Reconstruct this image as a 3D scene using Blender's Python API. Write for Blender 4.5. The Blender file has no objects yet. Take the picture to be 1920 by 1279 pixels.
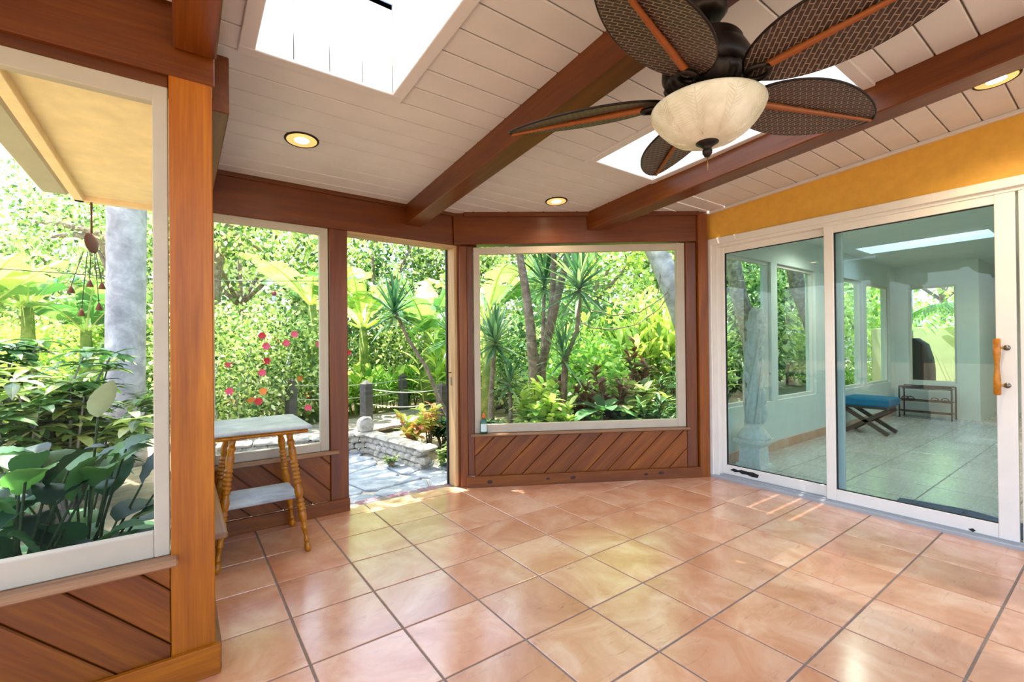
import bpy, bmesh, math, random
import numpy as np
from mathutils import Vector, Matrix

random.seed(7); rng = np.random.default_rng(11)
scene = bpy.context.scene
COL = scene.collection
PI = math.pi

# ------------------------------------------------------------------ camera
# room frame: X along the garden wall, Y towards the garden, Z up; camera stands at the origin
FPX, PITCH, ROLL, CX, CY, TH, EYE = 859.6, -.0050, -.0094, 965.0, 645.3, .6311, 1.19
cp, sp, cr, sr = math.cos(PITCH), math.sin(PITCH), math.cos(ROLL), math.sin(ROLL)
RM = (np.array([[cr, -sr, 0], [sr, cr, 0], [0, 0, 1]]) @ np.array([[1, 0, 0], [0, cp, -sp], [0, sp, cp]])
      @ np.array([[1, 0, 0], [0, 0, -1], [0, 1, 0]], float)
      @ np.array([[math.cos(TH), math.sin(TH), 0], [-math.sin(TH), math.cos(TH), 0], [0, 0, 1]]).T)
cam_d = bpy.data.cameras.new('camera'); cam = bpy.data.objects.new('camera', cam_d); COL.objects.link(cam)
cam_d.sensor_fit = 'HORIZONTAL'; cam_d.sensor_width = 36; cam_d.lens = 36 * FPX / 1920
cam_d.shift_x = -(CX - 960) / 1920; cam_d.shift_y = (CY - 639.5) / 1920
cam_d.clip_start = .02; cam_d.clip_end = 200
cam.matrix_world = Matrix([[RM[0][i], -RM[1][i], -RM[2][i], (0, 0, EYE)[i]] for i in range(3)] + [[0, 0, 0, 1]])
scene.camera = cam

def ray(u, v): return RM.T @ np.array([(u - CX) / FPX, (v - CY) / FPX, 1.])
def at(u, v, depth): return Vector(np.array([0, 0, EYE]) + ray(u, v) * depth)
def on_z(u, v, z):
    d = ray(u, v); return Vector(np.array([0, 0, EYE]) + d * ((z - EYE) / d[2]))

# ------------------------------------------------------------------ world, sun, exposure
scene.view_settings.view_transform = 'Standard'; scene.view_settings.look = 'None'
scene.view_settings.gamma = 1; scene.view_settings.use_curve_mapping = False
scene.view_settings.exposure = 1.12
w = bpy.data.worlds.new('sky'); scene.world = w; w.use_nodes = True
nt = w.node_tree; nt.nodes.clear()
sky = nt.nodes.new('ShaderNodeTexSky'); sky.sky_type = 'NISHITA'; sky.sun_disc = False
SUN_EL, SUN_AZ = math.radians(72), math.radians(-18)      # azimuth measured from +Y towards +X
sky.sun_elevation = SUN_EL; sky.sun_rotation = SUN_AZ; sky.air_density = 1.0; sky.dust_density = 2.5; sky.ozone_density = 1.0
bg = nt.nodes.new('ShaderNodeBackground'); bg.inputs['Strength'].default_value = .45
wo = nt.nodes.new('ShaderNodeOutputWorld')
nt.links.new(sky.outputs[0], bg.inputs[0]); nt.links.new(bg.outputs[0], wo.inputs[0])
sun_d = bpy.data.lights.new('sun', 'SUN'); sun_d.energy = 10; sun_d.angle = math.radians(.6); sun_d.color = (1, .95, .86)
sun = bpy.data.objects.new('sun', sun_d); COL.objects.link(sun)
to_sun = Vector((math.sin(SUN_AZ) * math.cos(SUN_EL), math.cos(SUN_AZ) * math.cos(SUN_EL), math.sin(SUN_EL)))
sun.rotation_euler = to_sun.to_track_quat('Z', 'Y').to_euler(); sun.location = (0, 0, 12)

# ------------------------------------------------------------------ materials
def lin(hexs):
    h = hexs.lstrip('#'); out = []
    for i in (0, 2, 4):
        c = int(h[i:i + 2], 16) / 255
        out.append(c / 12.92 if c <= .04045 else ((c + .055) / 1.055) ** 2.4)
    return (*out, 1)
MATS = {}
def new_mat(name):
    m = bpy.data.materials.new(name); m.use_nodes = True; MATS[name] = m
    return m, m.node_tree.nodes, m.node_tree.links, m.node_tree.nodes['Principled BSDF']
def coords(N, L, scale=(1, 1, 1), kind='Object', rnd=True):
    tc = N.new('ShaderNodeTexCoord'); mp = N.new('ShaderNodeMapping'); mp.inputs['Scale'].default_value = scale
    L.new(tc.outputs[kind], mp.inputs['Vector'])
    if rnd:
        oi = N.new('ShaderNodeObjectInfo'); mu = N.new('ShaderNodeMath'); mu.operation = 'MULTIPLY'; mu.inputs[1].default_value = 37.
        L.new(oi.outputs['Random'], mu.inputs[0]); L.new(mu.outputs[0], mp.inputs['Location'])
    return mp
def ramp(N, stops):
    r = N.new('ShaderNodeValToRGB'); e = r.color_ramp.elements
    e[0].position, e[0].color = stops[0]; e[1].position, e[1].color = stops[-1]
    for p, c in stops[1:-1]:
        q = e.new(p); q.color = c
    return r
def noise(N, L, mp, scale=1, detail=4, rough=.55, dist=0):
    n = N.new('ShaderNodeTexNoise'); n.inputs['Scale'].default_value = scale; n.inputs['Detail'].default_value = detail
    n.inputs['Roughness'].default_value = rough; n.inputs['Distortion'].default_value = dist
    L.new(mp.outputs[0], n.inputs['Vector']); return n
def bump(N, L, src, b, strength=.2, dist=.004):
    bp = N.new('ShaderNodeBump'); bp.inputs['Strength'].default_value = strength; bp.inputs['Distance'].default_value = dist
    L.new(src, bp.inputs['Height']); L.new(bp.outputs[0], b.inputs['Normal'])
def wood(name, dark, mid, light, rough=.38, coat=.25, grain=9):
    m, N, L, b = new_mat(name)
    mp = coords(N, L, (.7, grain, grain)); n1 = noise(N, L, mp, 2.0, 6, .6, .6)
    mp2 = coords(N, L, (1.2, grain * 6, grain * 6)); n2 = noise(N, L, mp2, 3, 3)
    mx = N.new('ShaderNodeMix'); mx.data_type = 'FLOAT'; mx.inputs[0].default_value = .3
    L.new(n1.outputs[0], mx.inputs[2]); L.new(n2.outputs[0], mx.inputs[3])
    r = ramp(N, [(.28, lin(dark)), (.5, lin(mid)), (.72, lin(light))]); L.new(mx.outputs[0], r.inputs[0])
    oi = N.new('ShaderNodeObjectInfo'); hs = N.new('ShaderNodeHueSaturation')
    mr = N.new('ShaderNodeMapRange'); mr.inputs[3].default_value = .84; mr.inputs[4].default_value = 1.12
    L.new(oi.outputs['Random'], mr.inputs[0]); L.new(mr.outputs[0], hs.inputs['Value']); L.new(r.outputs[0], hs.inputs['Color'])
    hs.inputs['Saturation'].default_value = 1.12; L.new(hs.outputs[0], b.inputs['Base Color']); b.inputs['Specular IOR Level'].default_value = .35
    b.inputs['Roughness'].default_value = rough; b.inputs['Coat Weight'].default_value = coat; b.inputs['Coat Roughness'].default_value = .25
    bump(N, L, mx.outputs[0], b, .12, .002); return m
def paint(name, col, rough=.5, var=.06, bstr=.06, scale=6, col2=None):
    m, N, L, b = new_mat(name); mp = coords(N, L); n = noise(N, L, mp, scale, 5)
    c = lin(col); c2 = lin(col2) if col2 else tuple(x * (1 - var * 2) for x in c[:3]) + (1,)
    r = ramp(N, [(.35, c2), (.65, c)]); L.new(n.outputs[0], r.inputs[0]); L.new(r.outputs[0], b.inputs['Base Color'])
    b.inputs['Roughness'].default_value = rough
    if bstr: bump(N, L, n.outputs[0], b, bstr, .003)
    return m
def plain(name, col, rough=.5, metal=0, coat=0):
    m, N, L, b = new_mat(name); mp = coords(N, L); n = noise(N, L, mp, 14, 3)
    c = lin(col); r = ramp(N, [(.3, tuple(x * .82 for x in c[:3]) + (1,)), (.7, c)])
    L.new(n.outputs[0], r.inputs[0]); L.new(r.outputs[0], b.inputs['Base Color'])
    b.inputs['Roughness'].default_value = rough; b.inputs['Metallic'].default_value = metal; b.inputs['Coat Weight'].default_value = coat
    return m
def glass(name, tint, ior=1.5):
    m, N, L, b = new_mat(name); N.remove(b)
    t = N.new('ShaderNodeBsdfTransparent'); t.inputs[0].default_value = tint
    g = N.new('ShaderNodeBsdfGlossy'); g.inputs['Roughness'].default_value = .0
    f = N.new('ShaderNodeFresnel'); f.inputs[0].default_value = ior
    mx = N.new('ShaderNodeMixShader'); L.new(f.outputs[0], mx.inputs[0]); L.new(t.outputs[0], mx.inputs[1]); L.new(g.outputs[0], mx.inputs[2])
    L.new(mx.outputs[0], N['Material Output'].inputs[0]); return m
def leafmat(name, cols, trans=.45, rough=.42, yellow=None):
    """leaf colour runs along the per-leaf random value stored on the mesh"""
    m, N, L, b = new_mat(name)
    a = N.new('ShaderNodeAttribute'); a.attribute_name = 'rnd'
    k = len(cols); r = ramp(N, [(i / (k - 1), lin(c)) for i, c in enumerate(cols)]); L.new(a.outputs['Fac'], r.inputs[0])
    mp = coords(N, L, rnd=False); n = noise(N, L, mp, 9, 2); hs = N.new('ShaderNodeHueSaturation')
    mr = N.new('ShaderNodeMapRange'); mr.inputs[3].default_value = .8; mr.inputs[4].default_value = 1.35
    L.new(n.outputs[0], mr.inputs[0]); L.new(mr.outputs[0], hs.inputs['Value']); L.new(r.outputs[0], hs.inputs['Color'])
    hs.inputs['Saturation'].default_value = .8
    L.new(hs.outputs[0], b.inputs['Base Color']); b.inputs['Roughness'].default_value = rough
    t = N.new('ShaderNodeBsdfTranslucent'); g = N.new('ShaderNodeMix'); g.data_type = 'RGBA'; g.blend_type = 'MULTIPLY'; g.inputs[0].default_value = 1
    L.new(hs.outputs[0], g.inputs[6]); g.inputs[7].default_value = (1.15, 1.2, .7, 1); L.new(g.outputs[2], t.inputs[0])
    mx = N.new('ShaderNodeMixShader'); mx.inputs[0].default_value = trans
    L.new(b.outputs[0], mx.inputs[1]); L.new(t.outputs[0], mx.inputs[2]); L.new(mx.outputs[0], N['Material Output'].inputs[0]); return m
def emit(name, col, strength):
    m, N, L, b = new_mat(name); b.inputs['Emission Color'].default_value = col; b.inputs['Emission Strength'].default_value = strength
    b.inputs['Base Color'].default_value = col; return m

wood('cedar', '#7c3c0c', '#a05812', '#bb7426', coat=.12)
wood('cedar_dark', '#4a1e08', '#632f0b', '#794012', rough=.36, coat=.2)
wood('cedar_board', '#5a270a', '#793f10', '#945820', coat=.12, rough=.42, grain=7)
wood('sill_wood', '#6b4a35', '#8d6b52', '#a98a70', rough=.45)
wood('pale_jamb', '#a98560', '#c9a882', '#dcc3a0', rough=.5, coat=0)
wood('turned_oak', '#7a4416', '#a86a2a', '#c8893f', rough=.35, coat=.3, grain=14)
stone_later = 1
wood('bamboo', '#6a3a22', '#8f5434', '#aa6c48', rough=.45, coat=.1)
wood('weathered', '#6e655e', '#90877f', '#b3aaa2', rough=.85, coat=0)
wood('weathered_dark', '#3d3a3b', '#56534f', '#6d6966', rough=.8, coat=0)
wood('dark_leg', '#38302c', '#54463d', '#6d5c50', rough=.5)
paint('ceiling_white', '#cfc6c1', .45, .03, .05)
paint('well_white', '#eeeeea', .5, .02, .02)
paint('frame_white', '#b7aa97', .45, .05, .05)
paint('door_white', '#e3dcd4', .35, .03, .03)
paint('yellow_wall', '#d8a03a', .6, .05, .12, 18)
paint('soffit_yellow', '#fbdfac', .7, .06, .15, 10)
paint('aqua_wall', '#dfe6e0', .6, .02, .02)
paint('grout', '#8a7d74', .9, .1, .2, 40)
paint('inner_grout', '#8f8b86', .9, .1, .2, 40)
paint('fence_cream', '#efe2ad', .8, .05, .1)
paint('soil', '#a08f74', .95, .3, .6, 5, '#75684a')
paint('statue_white', '#f4efe4', .7, .08, .3, 30)
paint('grey_alu', '#9fa2a6', .4, .05, .02)
paint('lawn', '#5d7a2d', .95, .3, .6, 3, '#39501c')
plain('bronze', '#2b211c', .38, .75); plain('dark_metal', '#15181c', .5, .3); plain('steel', '#8a8378', .35, .9)
plain('teal_fabric', '#0c6f96', .85); plain('rug_blue', '#41546b', .95); plain('shoe_dark', '#23262b', .7)
plain('bottle_green', '#0d5436', .3, 0, .4); plain('bottle_orange', '#e2632a', .4); plain('label_white', '#cfe0dd', .5)
plain('cover_dark', '#1f2c33', .7); plain('pot_terra', '#b0633d', .8); plain('rope', '#c9cdbd', .9); plain('cable', '#2a2a2a', .7)
plain('chip_black', '#191513', .8); plain('knot_brown', '#3a1a0a', .6); plain('chime_rust', '#7a4428', .7, .3); plain('brass', '#b78a3c', .35, .8)
plain('flower_pink', '#e8506a', .6); plain('flower_orange', '#f2863a', .6); plain('flower_red', '#c81a2c', .6); plain('spathe', '#cfe3b4', .6)
plain('feeder_red', '#8a2436', .5)
emit('lamp_glow', (1, .82, .5, 1), 9); emit('reflector_glow', (.85, .5, .16, 1), .55)  # reflector emission stands in for lamp light caught by the baffle
glass('pane_clear', (.97, .99, .985, 1), 1.18); glass('pane_tint', (.53, .74, .785, 1), 1.52); 
m, N, L, b = new_mat('pane_sky')      # milky acrylic skylight
N.remove(b); t = N.new('ShaderNodeBsdfTranslucent'); t.inputs[0].default_value = (.46, .52, .58, 1); g = N.new('ShaderNodeBsdfTransparent'); g.inputs[0].default_value = (.8, .9, 1, 1)
mx = N.new('ShaderNodeMixShader'); mx.inputs[0].default_value = .05; L.new(t.outputs[0], mx.inputs[1]); L.new(g.outputs[0], mx.inputs[2]); L.new(mx.outputs[0], N['Material Output'].inputs[0])
leafmat('leaf_mix', ['#26481a', '#4a7a28', '#86ac3a', '#c8d870', '#eef0c0'], .4, .3)  # ramp ends paint dark gaps and leaf highlights into the colour
leafmat('leaf_lime', ['#5c961c', '#98c226', '#c8de3a', '#eef284'], .45, .32)
leafmat('leaf_deep', ['#16401f', '#28602a', '#3f7e33', '#6a9c40'], .35)
leafmat('leaf_banana', ['#2a6a30', '#4c8c34', '#7aac3c', '#b4cc54', '#dce48a'], .4, .3)
leafmat('leaf_yellowed', ['#d9b020', '#e8c52c'], .5)
leafmat('leaf_sword', ['#1f5a3a', '#357a4a', '#5c9a58', '#9cc07a'], .3)
leafmat('leaf_croton', ['#d0502c', '#f0a02c', '#f2d22e', '#d8dc3a', '#b4cc34', '#86b02c'], .4)
leafmat('leaf_red', ['#5a2420', '#8a3f2a', '#7a5a34', '#4f6a30'], .3)
leafmat('leaf_spath', ['#0c3020', '#174a2a', '#256a30', '#4e9a3a'], .3, .5)
leafmat('leaf_canopy', ['#3f6a30', '#76a048', '#a6c468', '#d6e4a4', '#f4f6dc'], .45, .3)
leafmat('leaf_palm', ['#4f9a2c', '#86c23a', '#c2df52'], .5)

def tile_mat(name, cs, rough, coat, vein=.8):
    m, N, L, b = new_mat(name)
    mp = coords(N, L, (1, 1, 1)); n1 = noise(N, L, mp, 3.2, 7, .62, .8)
    mp2 = coords(N, L, (2, 9, 2)); n2 = noise(N, L, mp2, 3, 6, .7, 1.2)
    r = ramp(N, [(.28, lin(cs[0])), (.45, lin(cs[1])), (.6, lin(cs[2])), (.75, lin(cs[3]))]); L.new(n1.outputs[0], r.inputs[0])
    r2 = ramp(N, [(.25, lin('#b5927e')), (.42, (1, 1, 1, 1))]); L.new(n2.outputs[0], r2.inputs[0])
    mx = N.new('ShaderNodeMix'); mx.data_type = 'RGBA'; mx.blend_type = 'MULTIPLY'; mx.inputs[0].default_value = vein
    L.new(r.outputs[0], mx.inputs[6]); L.new(r2.outputs[0], mx.inputs[7])
    oi = N.new('ShaderNodeObjectInfo'); hs = N.new('ShaderNodeHueSaturation')
    mr = N.new('ShaderNodeMapRange'); mr.inputs[3].default_value = .93; mr.inputs[4].default_value = 1.07
    L.new(oi.outputs['Random'], mr.inputs[0]); L.new(mr.outputs[0], hs.inputs['Value']); L.new(mx.outputs[2], hs.inputs['Color'])
    L.new(hs.outputs[0], b.inputs['Base Color']); b.inputs['Coat Weight'].default_value = coat; b.inputs['Coat Roughness'].default_value = .2; b.inputs['Coat IOR'].default_value = 1.6
    rr = ramp(N, [(.3, (rough * .8,) * 3 + (1,)), (.7, (rough * 1.3,) * 3 + (1,))]); L.new(n2.outputs[0], rr.inputs[0]); L.new(rr.outputs[0], b.inputs['Roughness'])
    bump(N, L, n2.outputs[0], b, .03 if vein < .5 else .3, .005); return m
tile_mat('terracotta', ['#b87650', '#cb8f6a', '#d7a686', '#e2bea6'], .36, 1.0)
tile_mat('inner_tile', ['#b9b1a8', '#c0b9b1', '#c6c0b9', '#cdc8c2'], .25, .4, .1)

def stone_mat(name, cs, scale=6):
    m, N, L, b = new_mat(name); mp = coords(N, L); n = noise(N, L, mp, scale, 7, .65, .4)
    r = ramp(N, [(.3, lin(cs[0])), (.5, lin(cs[1])), (.7, lin(cs[2]))]); L.new(n.outputs[0], r.inputs[0]); L.new(r.outputs[0], b.inputs['Base Color'])
    b.inputs['Roughness'].default_value = .85; bump(N, L, n.outputs[0], b, .5, .02); return m
stone_mat('flag', ['#6f7680', '#98a0aa', '#c2c6c9']); stone_mat('block', ['#8f877c', '#b9b0a2', '#d8d0c0'], 14)
stone_mat('brick_purple', ['#6a4a55', '#866470', '#a07c84'], 16); stone_mat('bark_grey', ['#837e7e', '#a8a2a2', '#cfcaca'], 5)
stone_mat('table_board', ['#85898e', '#9ea3a8', '#b9bdc0'], 7); MATS['table_board'].node_tree.nodes['Principled BSDF'].inputs['Roughness'].default_value = .42
stone_mat('bark_brown', ['#5c4c3e', '#86725e', '#b0a08a'], 12); stone_mat('stem_green', ['#4d6a2a', '#7a8a3c', '#a9a85a'], 8)
stone_mat('stem_dark', ['#1c2a16', '#2f4420', '#48602c'], 8)

# woven blade
m, N, L, b = new_mat('wicker')
tc = N.new('ShaderNodeTexCoord'); mp = N.new('ShaderNodeMapping'); mp.inputs['Rotation'].default_value = (0, 0, PI / 4); L.new(tc.outputs['Object'], mp.inputs[0])
br = N.new('ShaderNodeTexBrick'); br.inputs['Scale'].default_value = 25; br.inputs['Mortar Size'].default_value = .035; br.inputs['Brick Width'].default_value = .9; br.inputs['Row Height'].default_value = .32
br.inputs['Color1'].default_value = lin('#2c1f18'); br.inputs['Color2'].default_value = lin('#3a2920'); br.inputs['Mortar'].default_value = lin('#8a7462')
L.new(mp.outputs[0], br.inputs['Vector']); L.new(br.outputs['Color'], b.inputs['Base Color']); b.inputs['Roughness'].default_value = .5
bump(N, L, br.outputs['Fac'], b, .8, .004)
# alabaster bowl with pressed leaf ribs
m, N, L, b = new_mat('alabaster')
mp = coords(N, L, rnd=False); n = noise(N, L, mp, 12, 5); wv = N.new('ShaderNodeTexWave'); wv.inputs['Scale'].default_value = 55; wv.inputs['Distortion'].default_value = 3; L.new(mp.outputs[0], wv.inputs['Vector'])
r = ramp(N, [(.3, lin('#c9bfa4')), (.7, lin('#e8e2d0'))]); L.new(n.outputs[0], r.inputs[0]); L.new(r.outputs[0], b.inputs['Base Color'])
b.inputs['Roughness'].default_value = .35; b.inputs['Subsurface Weight'].default_value = .0; bump(N, L, wv.outputs[0], b, .25, .002)

# ------------------------------------------------------------------ mesh helpers
def link(name, me, mat=None, parent=None, mw=None, loc=None):
    o = bpy.data.objects.new(name, me); COL.objects.link(o)
    if mat is not None and not me.materials: me.materials.append(MATS[mat] if isinstance(mat, str) else mat)
    if parent is not None: o.parent = parent
    if mw is not None: o.matrix_local = mw
    if loc is not None: o.location = loc
    return o
def pyd(name, verts, faces, mat, parent=None, loc=None, smooth=False, rnd=None, mw=None):
    me = bpy.data.meshes.new(name)
    verts = np.asarray(verts, float); me.from_pydata(verts.tolist(), [], [list(map(int, q)) for q in faces])
    if smooth: me.polygons.foreach_set('use_smooth', [True] * len(me.polygons))
    if rnd is not None:
        a = me.attributes.new('rnd', 'FLOAT', 'POINT'); a.data.foreach_set('value', np.asarray(rnd, np.float32))
    me.update(); return link(name, me, mat, parent, mw, loc)
def tagged(o, label, cat=None, group=None, kind=None):
    o['label'] = label
    if cat: o['category'] = cat
    if group: o['group'] = group
    if kind: o['kind'] = kind
    return o
def thing(name, label, cat, loc=(0, 0, 0), rotz=0, group=None, kind=None):
    o = bpy.data.objects.new(name, None); COL.objects.link(o); o.empty_display_size = .1
    o.location = loc; o.rotation_euler = (0, 0, rotz); return tagged(o, label, cat, group, kind)
def struct(name, label, cat): return thing(name, label, cat, kind='structure')
_box = {}
def box_mesh(lx, ly, lz, bev):
    key = (round(lx, 4), round(ly, 4), round(lz, 4), round(bev, 4))
    bm = bmesh.new(); bmesh.ops.create_cube(bm, size=1)
    for v in bm.verts: v.co = (v.co.x * lx, v.co.y * ly, v.co.z * lz)
    if bev > 0: bmesh.ops.bevel(bm, geom=bm.edges[:], offset=min(bev, .45 * min(lx, ly, lz)), segments=1, affect='EDGES', profile=.5)
    me = bpy.data.meshes.new('box'); bm.to_mesh(me); bm.free(); return me
def box(name, a, b_, mat, parent=None, M=None, bev=.003, share=None):
    """box between two corners in frame M; local X runs along its longest side, so the grain follows it"""
    a, b_ = Vector(a), Vector(b_); c = (a + b_) / 2; d = [abs(b_[i] - a[i]) for i in range(3)]
    k = d.index(max(d))
    if k == 0: R, dims = Matrix(), d
    elif k == 1: R, dims = Matrix.Rotation(PI / 2, 4, 'Z'), (d[1], d[0], d[2])
    else: R, dims = Matrix.Rotation(-PI / 2, 4, 'Y'), (d[2], d[1], d[0])
    me = share.get((*[round(x, 4) for x in dims], mat)) if share is not None else None
    if me is None:
        me = box_mesh(*dims, bev); me.materials.append(MATS[mat])
        if share is not None: share[(*[round(x, 4) for x in dims], mat)] = me
    mw = Matrix.Translation(c) @ R
    if M is not None: mw = M @ mw
    return link(name, me, mat, parent, mw)
def clip(poly, nx, ny, c):
    out = []; n = len(poly)
    for i in range(n):
        p, q = poly[i], poly[(i + 1) % n]; dp, dq = nx * p[0] + ny * p[1] - c, nx * q[0] + ny * q[1] - c
        if dp <= 0: out.append(p)
        if dp * dq < 0:
            t = dp / (dp - dq); out.append((p[0] + t * (q[0] - p[0]), p[1] + t * (q[1] - p[1])))
    return out
def area(poly): return abs(sum(poly[i][0] * poly[(i + 1) % len(poly)][1] - poly[(i + 1) % len(poly)][0] * poly[i][1] for i in range(len(poly)))) / 2
def prism_mesh(poly, z0, z1, bev=.003, mat=None):
    s = sum(poly[i][0] * poly[(i + 1) % len(poly)][1] - poly[(i + 1) % len(poly)][0] * poly[i][1] for i in range(len(poly)))
    if s < 0: poly = poly[::-1]
    bm = bmesh.new(); lo = [bm.verts.new((x, y, z0)) for x, y in poly]; hi = [bm.verts.new((x, y, z1)) for x, y in poly]; n = len(poly)
    bm.faces.new(lo[::-1]); top = bm.faces.new(hi)
    for i in range(n): bm.faces.new((lo[i], lo[(i + 1) % n], hi[(i + 1) % n], hi[i]))
    if bev: bmesh.ops.bevel(bm, geom=list(top.edges), offset=bev, segments=1, affect='EDGES', profile=.5)
    me = bpy.data.meshes.new('prism'); bm.to_mesh(me); bm.free()
    if mat: me.materials.append(MATS[mat])
    return me
def tube_arrays(pts, radii, seg=8, cap=True, square=False):
    P = np.asarray(pts, float); n = len(P); V = []; F = []
    radii = np.broadcast_to(np.asarray(radii, float), (n,))
    ref = np.array([.13, .97, .2])
    for i in range(n):
        d = P[min(i + 1, n - 1)] - P[max(i - 1, 0)]; d = d / (np.linalg.norm(d) + 1e-9)
        s = np.cross(d, ref if abs(d @ ref) < .9 else np.array([1., 0, 0])); s /= np.linalg.norm(s); t = np.cross(d, s)
        for k in range(seg):
            a = 2 * PI * k / seg; V.append(P[i] + radii[i] * (math.cos(a) * s + math.sin(a) * t))
    for i in range(n - 1):
        for k in range(seg): F.append((i * seg + k, i * seg + (k + 1) % seg, (i + 1) * seg + (k + 1) % seg, (i + 1) * seg + k))
    if cap: F.append(tuple(range(seg))[::-1]); F.append(tuple((n - 1) * seg + k for k in range(seg)))
    return np.array(V), F
def tube(name, pts, radii, mat, parent=None, seg=8, loc=None, smooth=True):
    V, F = tube_arrays(pts, radii, seg); return pyd(name, V, F, mat, parent, loc, smooth)
def lathe_arrays(prof, seg=32, flute=0, nfl=0):
    V = []; F = []; n = len(prof)
    for r, z in prof:
        for k in range(seg):
            a = 2 * PI * k / seg; rr = r * (1 + (flute * math.cos(nfl * a) if flute else 0)); V.append((rr * math.cos(a), rr * math.sin(a), z))
    for i in range(n - 1):
        for k in range(seg): F.append((i * seg + k, i * seg + (k + 1) % seg, (i + 1) * seg + (k + 1) % seg, (i + 1) * seg + k))
    F.append(tuple(range(seg))[::-1]); F.append(tuple((n - 1) * seg + k for k in range(seg)))
    return np.array(V), F
def lathe(name, prof, mat, parent=None, loc=None, seg=32, smooth=True, mw=None):
    V, F = lathe_arrays(prof, seg); return pyd(name, V, F, mat, parent, loc, smooth, mw=mw)
def merge(parts):
    V = []; F = []; R = []; o = 0
    for p in parts:
        v, f = p[0], p[1]; V.append(np.asarray(v)); F += [tuple(i + o for i in q) for q in f]; o += len(v)
        if len(p) > 2: R.append(p[2])
    return np.concatenate(V), F, (np.concatenate(R) if R else None)

# ------------------------------------------------------------------ room frame
zc = lambda y: 2.32 + .065 * (3.45 - y)                     # underside of the sloping ceiling
YL, YB, XR, XS = 2.03, 3.45, 3.90, .11                      # near-left wall, garden wall, glass-door wall, return wall
E0 = Vector((1.92, 3.41, 0)); F0 = Vector((3.83, 2.345, 0))
dC = (F0 - E0).normalized(); nC = Vector((-dC.y, dC.x, 0)); LC = (F0 - E0).length
MC = Matrix(((dC.x, nC.x, 0, E0.x), (dC.y, nC.y, 0, E0.y), (0, 0, 1, 0), (0, 0, 0, 1)))
MB = Matrix.Translation((0, YB, 0)); ML = Matrix.Translation((0, YL, 0))
MS = Matrix(((0, -1, 0, XS), (1, 0, 0, 0), (0, 0, 1, 0), (0, 0, 0, 1)))      # return wall: s along +y, outside towards -x
xC = lambda y: E0.x + (E0.y - y) * (F0.x - E0.x) / (E0.y - F0.y)

# floor: grout bed and terracotta tiles
fl = struct('floor', 'terracotta tiled sunroom floor with grey grout', 'floor')
g = [(-1.9, -1.6), (XR + .05, -1.6), (XR + .05, F0.y), (E0.x + .05, YB + .14), (XS - .1, YB + .14), (XS - .1, YL + .1), (-1.9, YL + .1)]
link('grout_bed', prism_mesh(g, -.05, -.004, 0, 'grout'), 'grout', fl)
TS, TX, TY = .3693, .3914, 2.965; GAP = .0045
sh = {}
for i in range(-6, 10):
    for j in range(-2, 13):
        x0, x1 = TX + i * TS + GAP, TX + (i + 1) * TS - GAP; y1, y0 = TY - j * TS - GAP, TY - (j + 1) * TS + GAP
        p = [(x0, y0), (x1, y0), (x1, y1), (x0, y1)]
        if y0 < -1.5 or x0 < -1.9: continue
        ym = (y0 + y1) / 2
        if ym > YL + .05: p = clip(p, -1, 0, -(XS - .06))
        if p and x1 < XS + .05: p = clip(p, 0, 1, YL + .06)
        if p: p = clip(p, 1, 0, XR - .02)
        if p: p = clip(p, 0, 1, YB + .05)
        if p: p = clip(p, nC.x, nC.y, nC.dot(E0) + .03)
        if not p or area(p) < .002: continue
        cx_, cy_ = sum(q[0] for q in p) / len(p), sum(q[1] for q in p) / len(p)
        full = len(p) == 4 and abs(area(p) - (TS - 2 * GAP) ** 2) < 1e-6
        if full and 't' in sh: me = sh['t']
        else:
            me = prism_mesh([(q[0] - cx_, q[1] - cy_) for q in p], -.012, 0, .002, 'terracotta')
            if full: sh['t'] = me
        link('tile', me, None, fl, loc=(cx_, cy_, 0))

# ------------------------------------------------------------------ ceiling
ce = struct('ceiling', 'white painted plank ceiling with stained wood beams and skylights', 'ceiling')
SKY = [(.25, .83), (2.21, 2.80)]; SY0, SY1 = .83, 2.10
def row_boxes(rows, holes, z0, z1, mat, name, parent):
    V = []; F = []
    for (y0, y1, xa, xb) in rows:
        cuts = [(xa, xb)]
        for hx0, hx1 in holes:
            if y0 < SY1 + .02 - 1e-4 and y1 > SY0 - .02 + 1e-4:
                nx = []
                for p, q in cuts:
                    if hx0 > p and hx1 < q: nx += [(p, hx0), (hx1, q)]
                    else: nx.append((p, q))
                cuts = nx
        for p, q in cuts:
            o = len(V)
            for x, y, dz in ((p, y0, z0), (q, y0, z0), (q, y1, z0), (p, y1, z0), (p, y0, z1), (q, y0, z1), (q, y1, z1), (p, y1, z1)): V.append((x, y, zc(y) + dz))
            F += [tuple(o + k for k in f) for f in ((3, 2, 1, 0), (4, 5, 6, 7), (0, 1, 5, 4), (1, 2, 6, 5), (2, 3, 7, 6), (3, 0, 4, 7))]
    return pyd(name, V, F, mat, parent)
ys = sorted(set([round(-1.7 + .1 * k, 3) for k in range(38)] + [SY0 - .02, SY1 + .02, YL, YB + .12]))
rows = []
for a, b_ in zip(ys[:-1], ys[1:]):
    if b_ > YB + .6: continue
    ym = (a + b_) / 2
    xa = -1.9 if ym < YL else XS - .09
    xb = XR + .06 if ym < F0.y + .1 else min(XR + .06, xC(ym) + .12)
    if ym > YB + .1: continue
    rows.append((a, b_, xa, xb))
row_boxes(rows, [(a - .02, b_ + .02) for a, b_ in SKY], .013, .14, 'grout', 'backing', ce)
PW, PG = .146, .0032; k = 0; y = YB + .02
BEAMS = [-.01, 1.43, 2.87]
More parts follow.
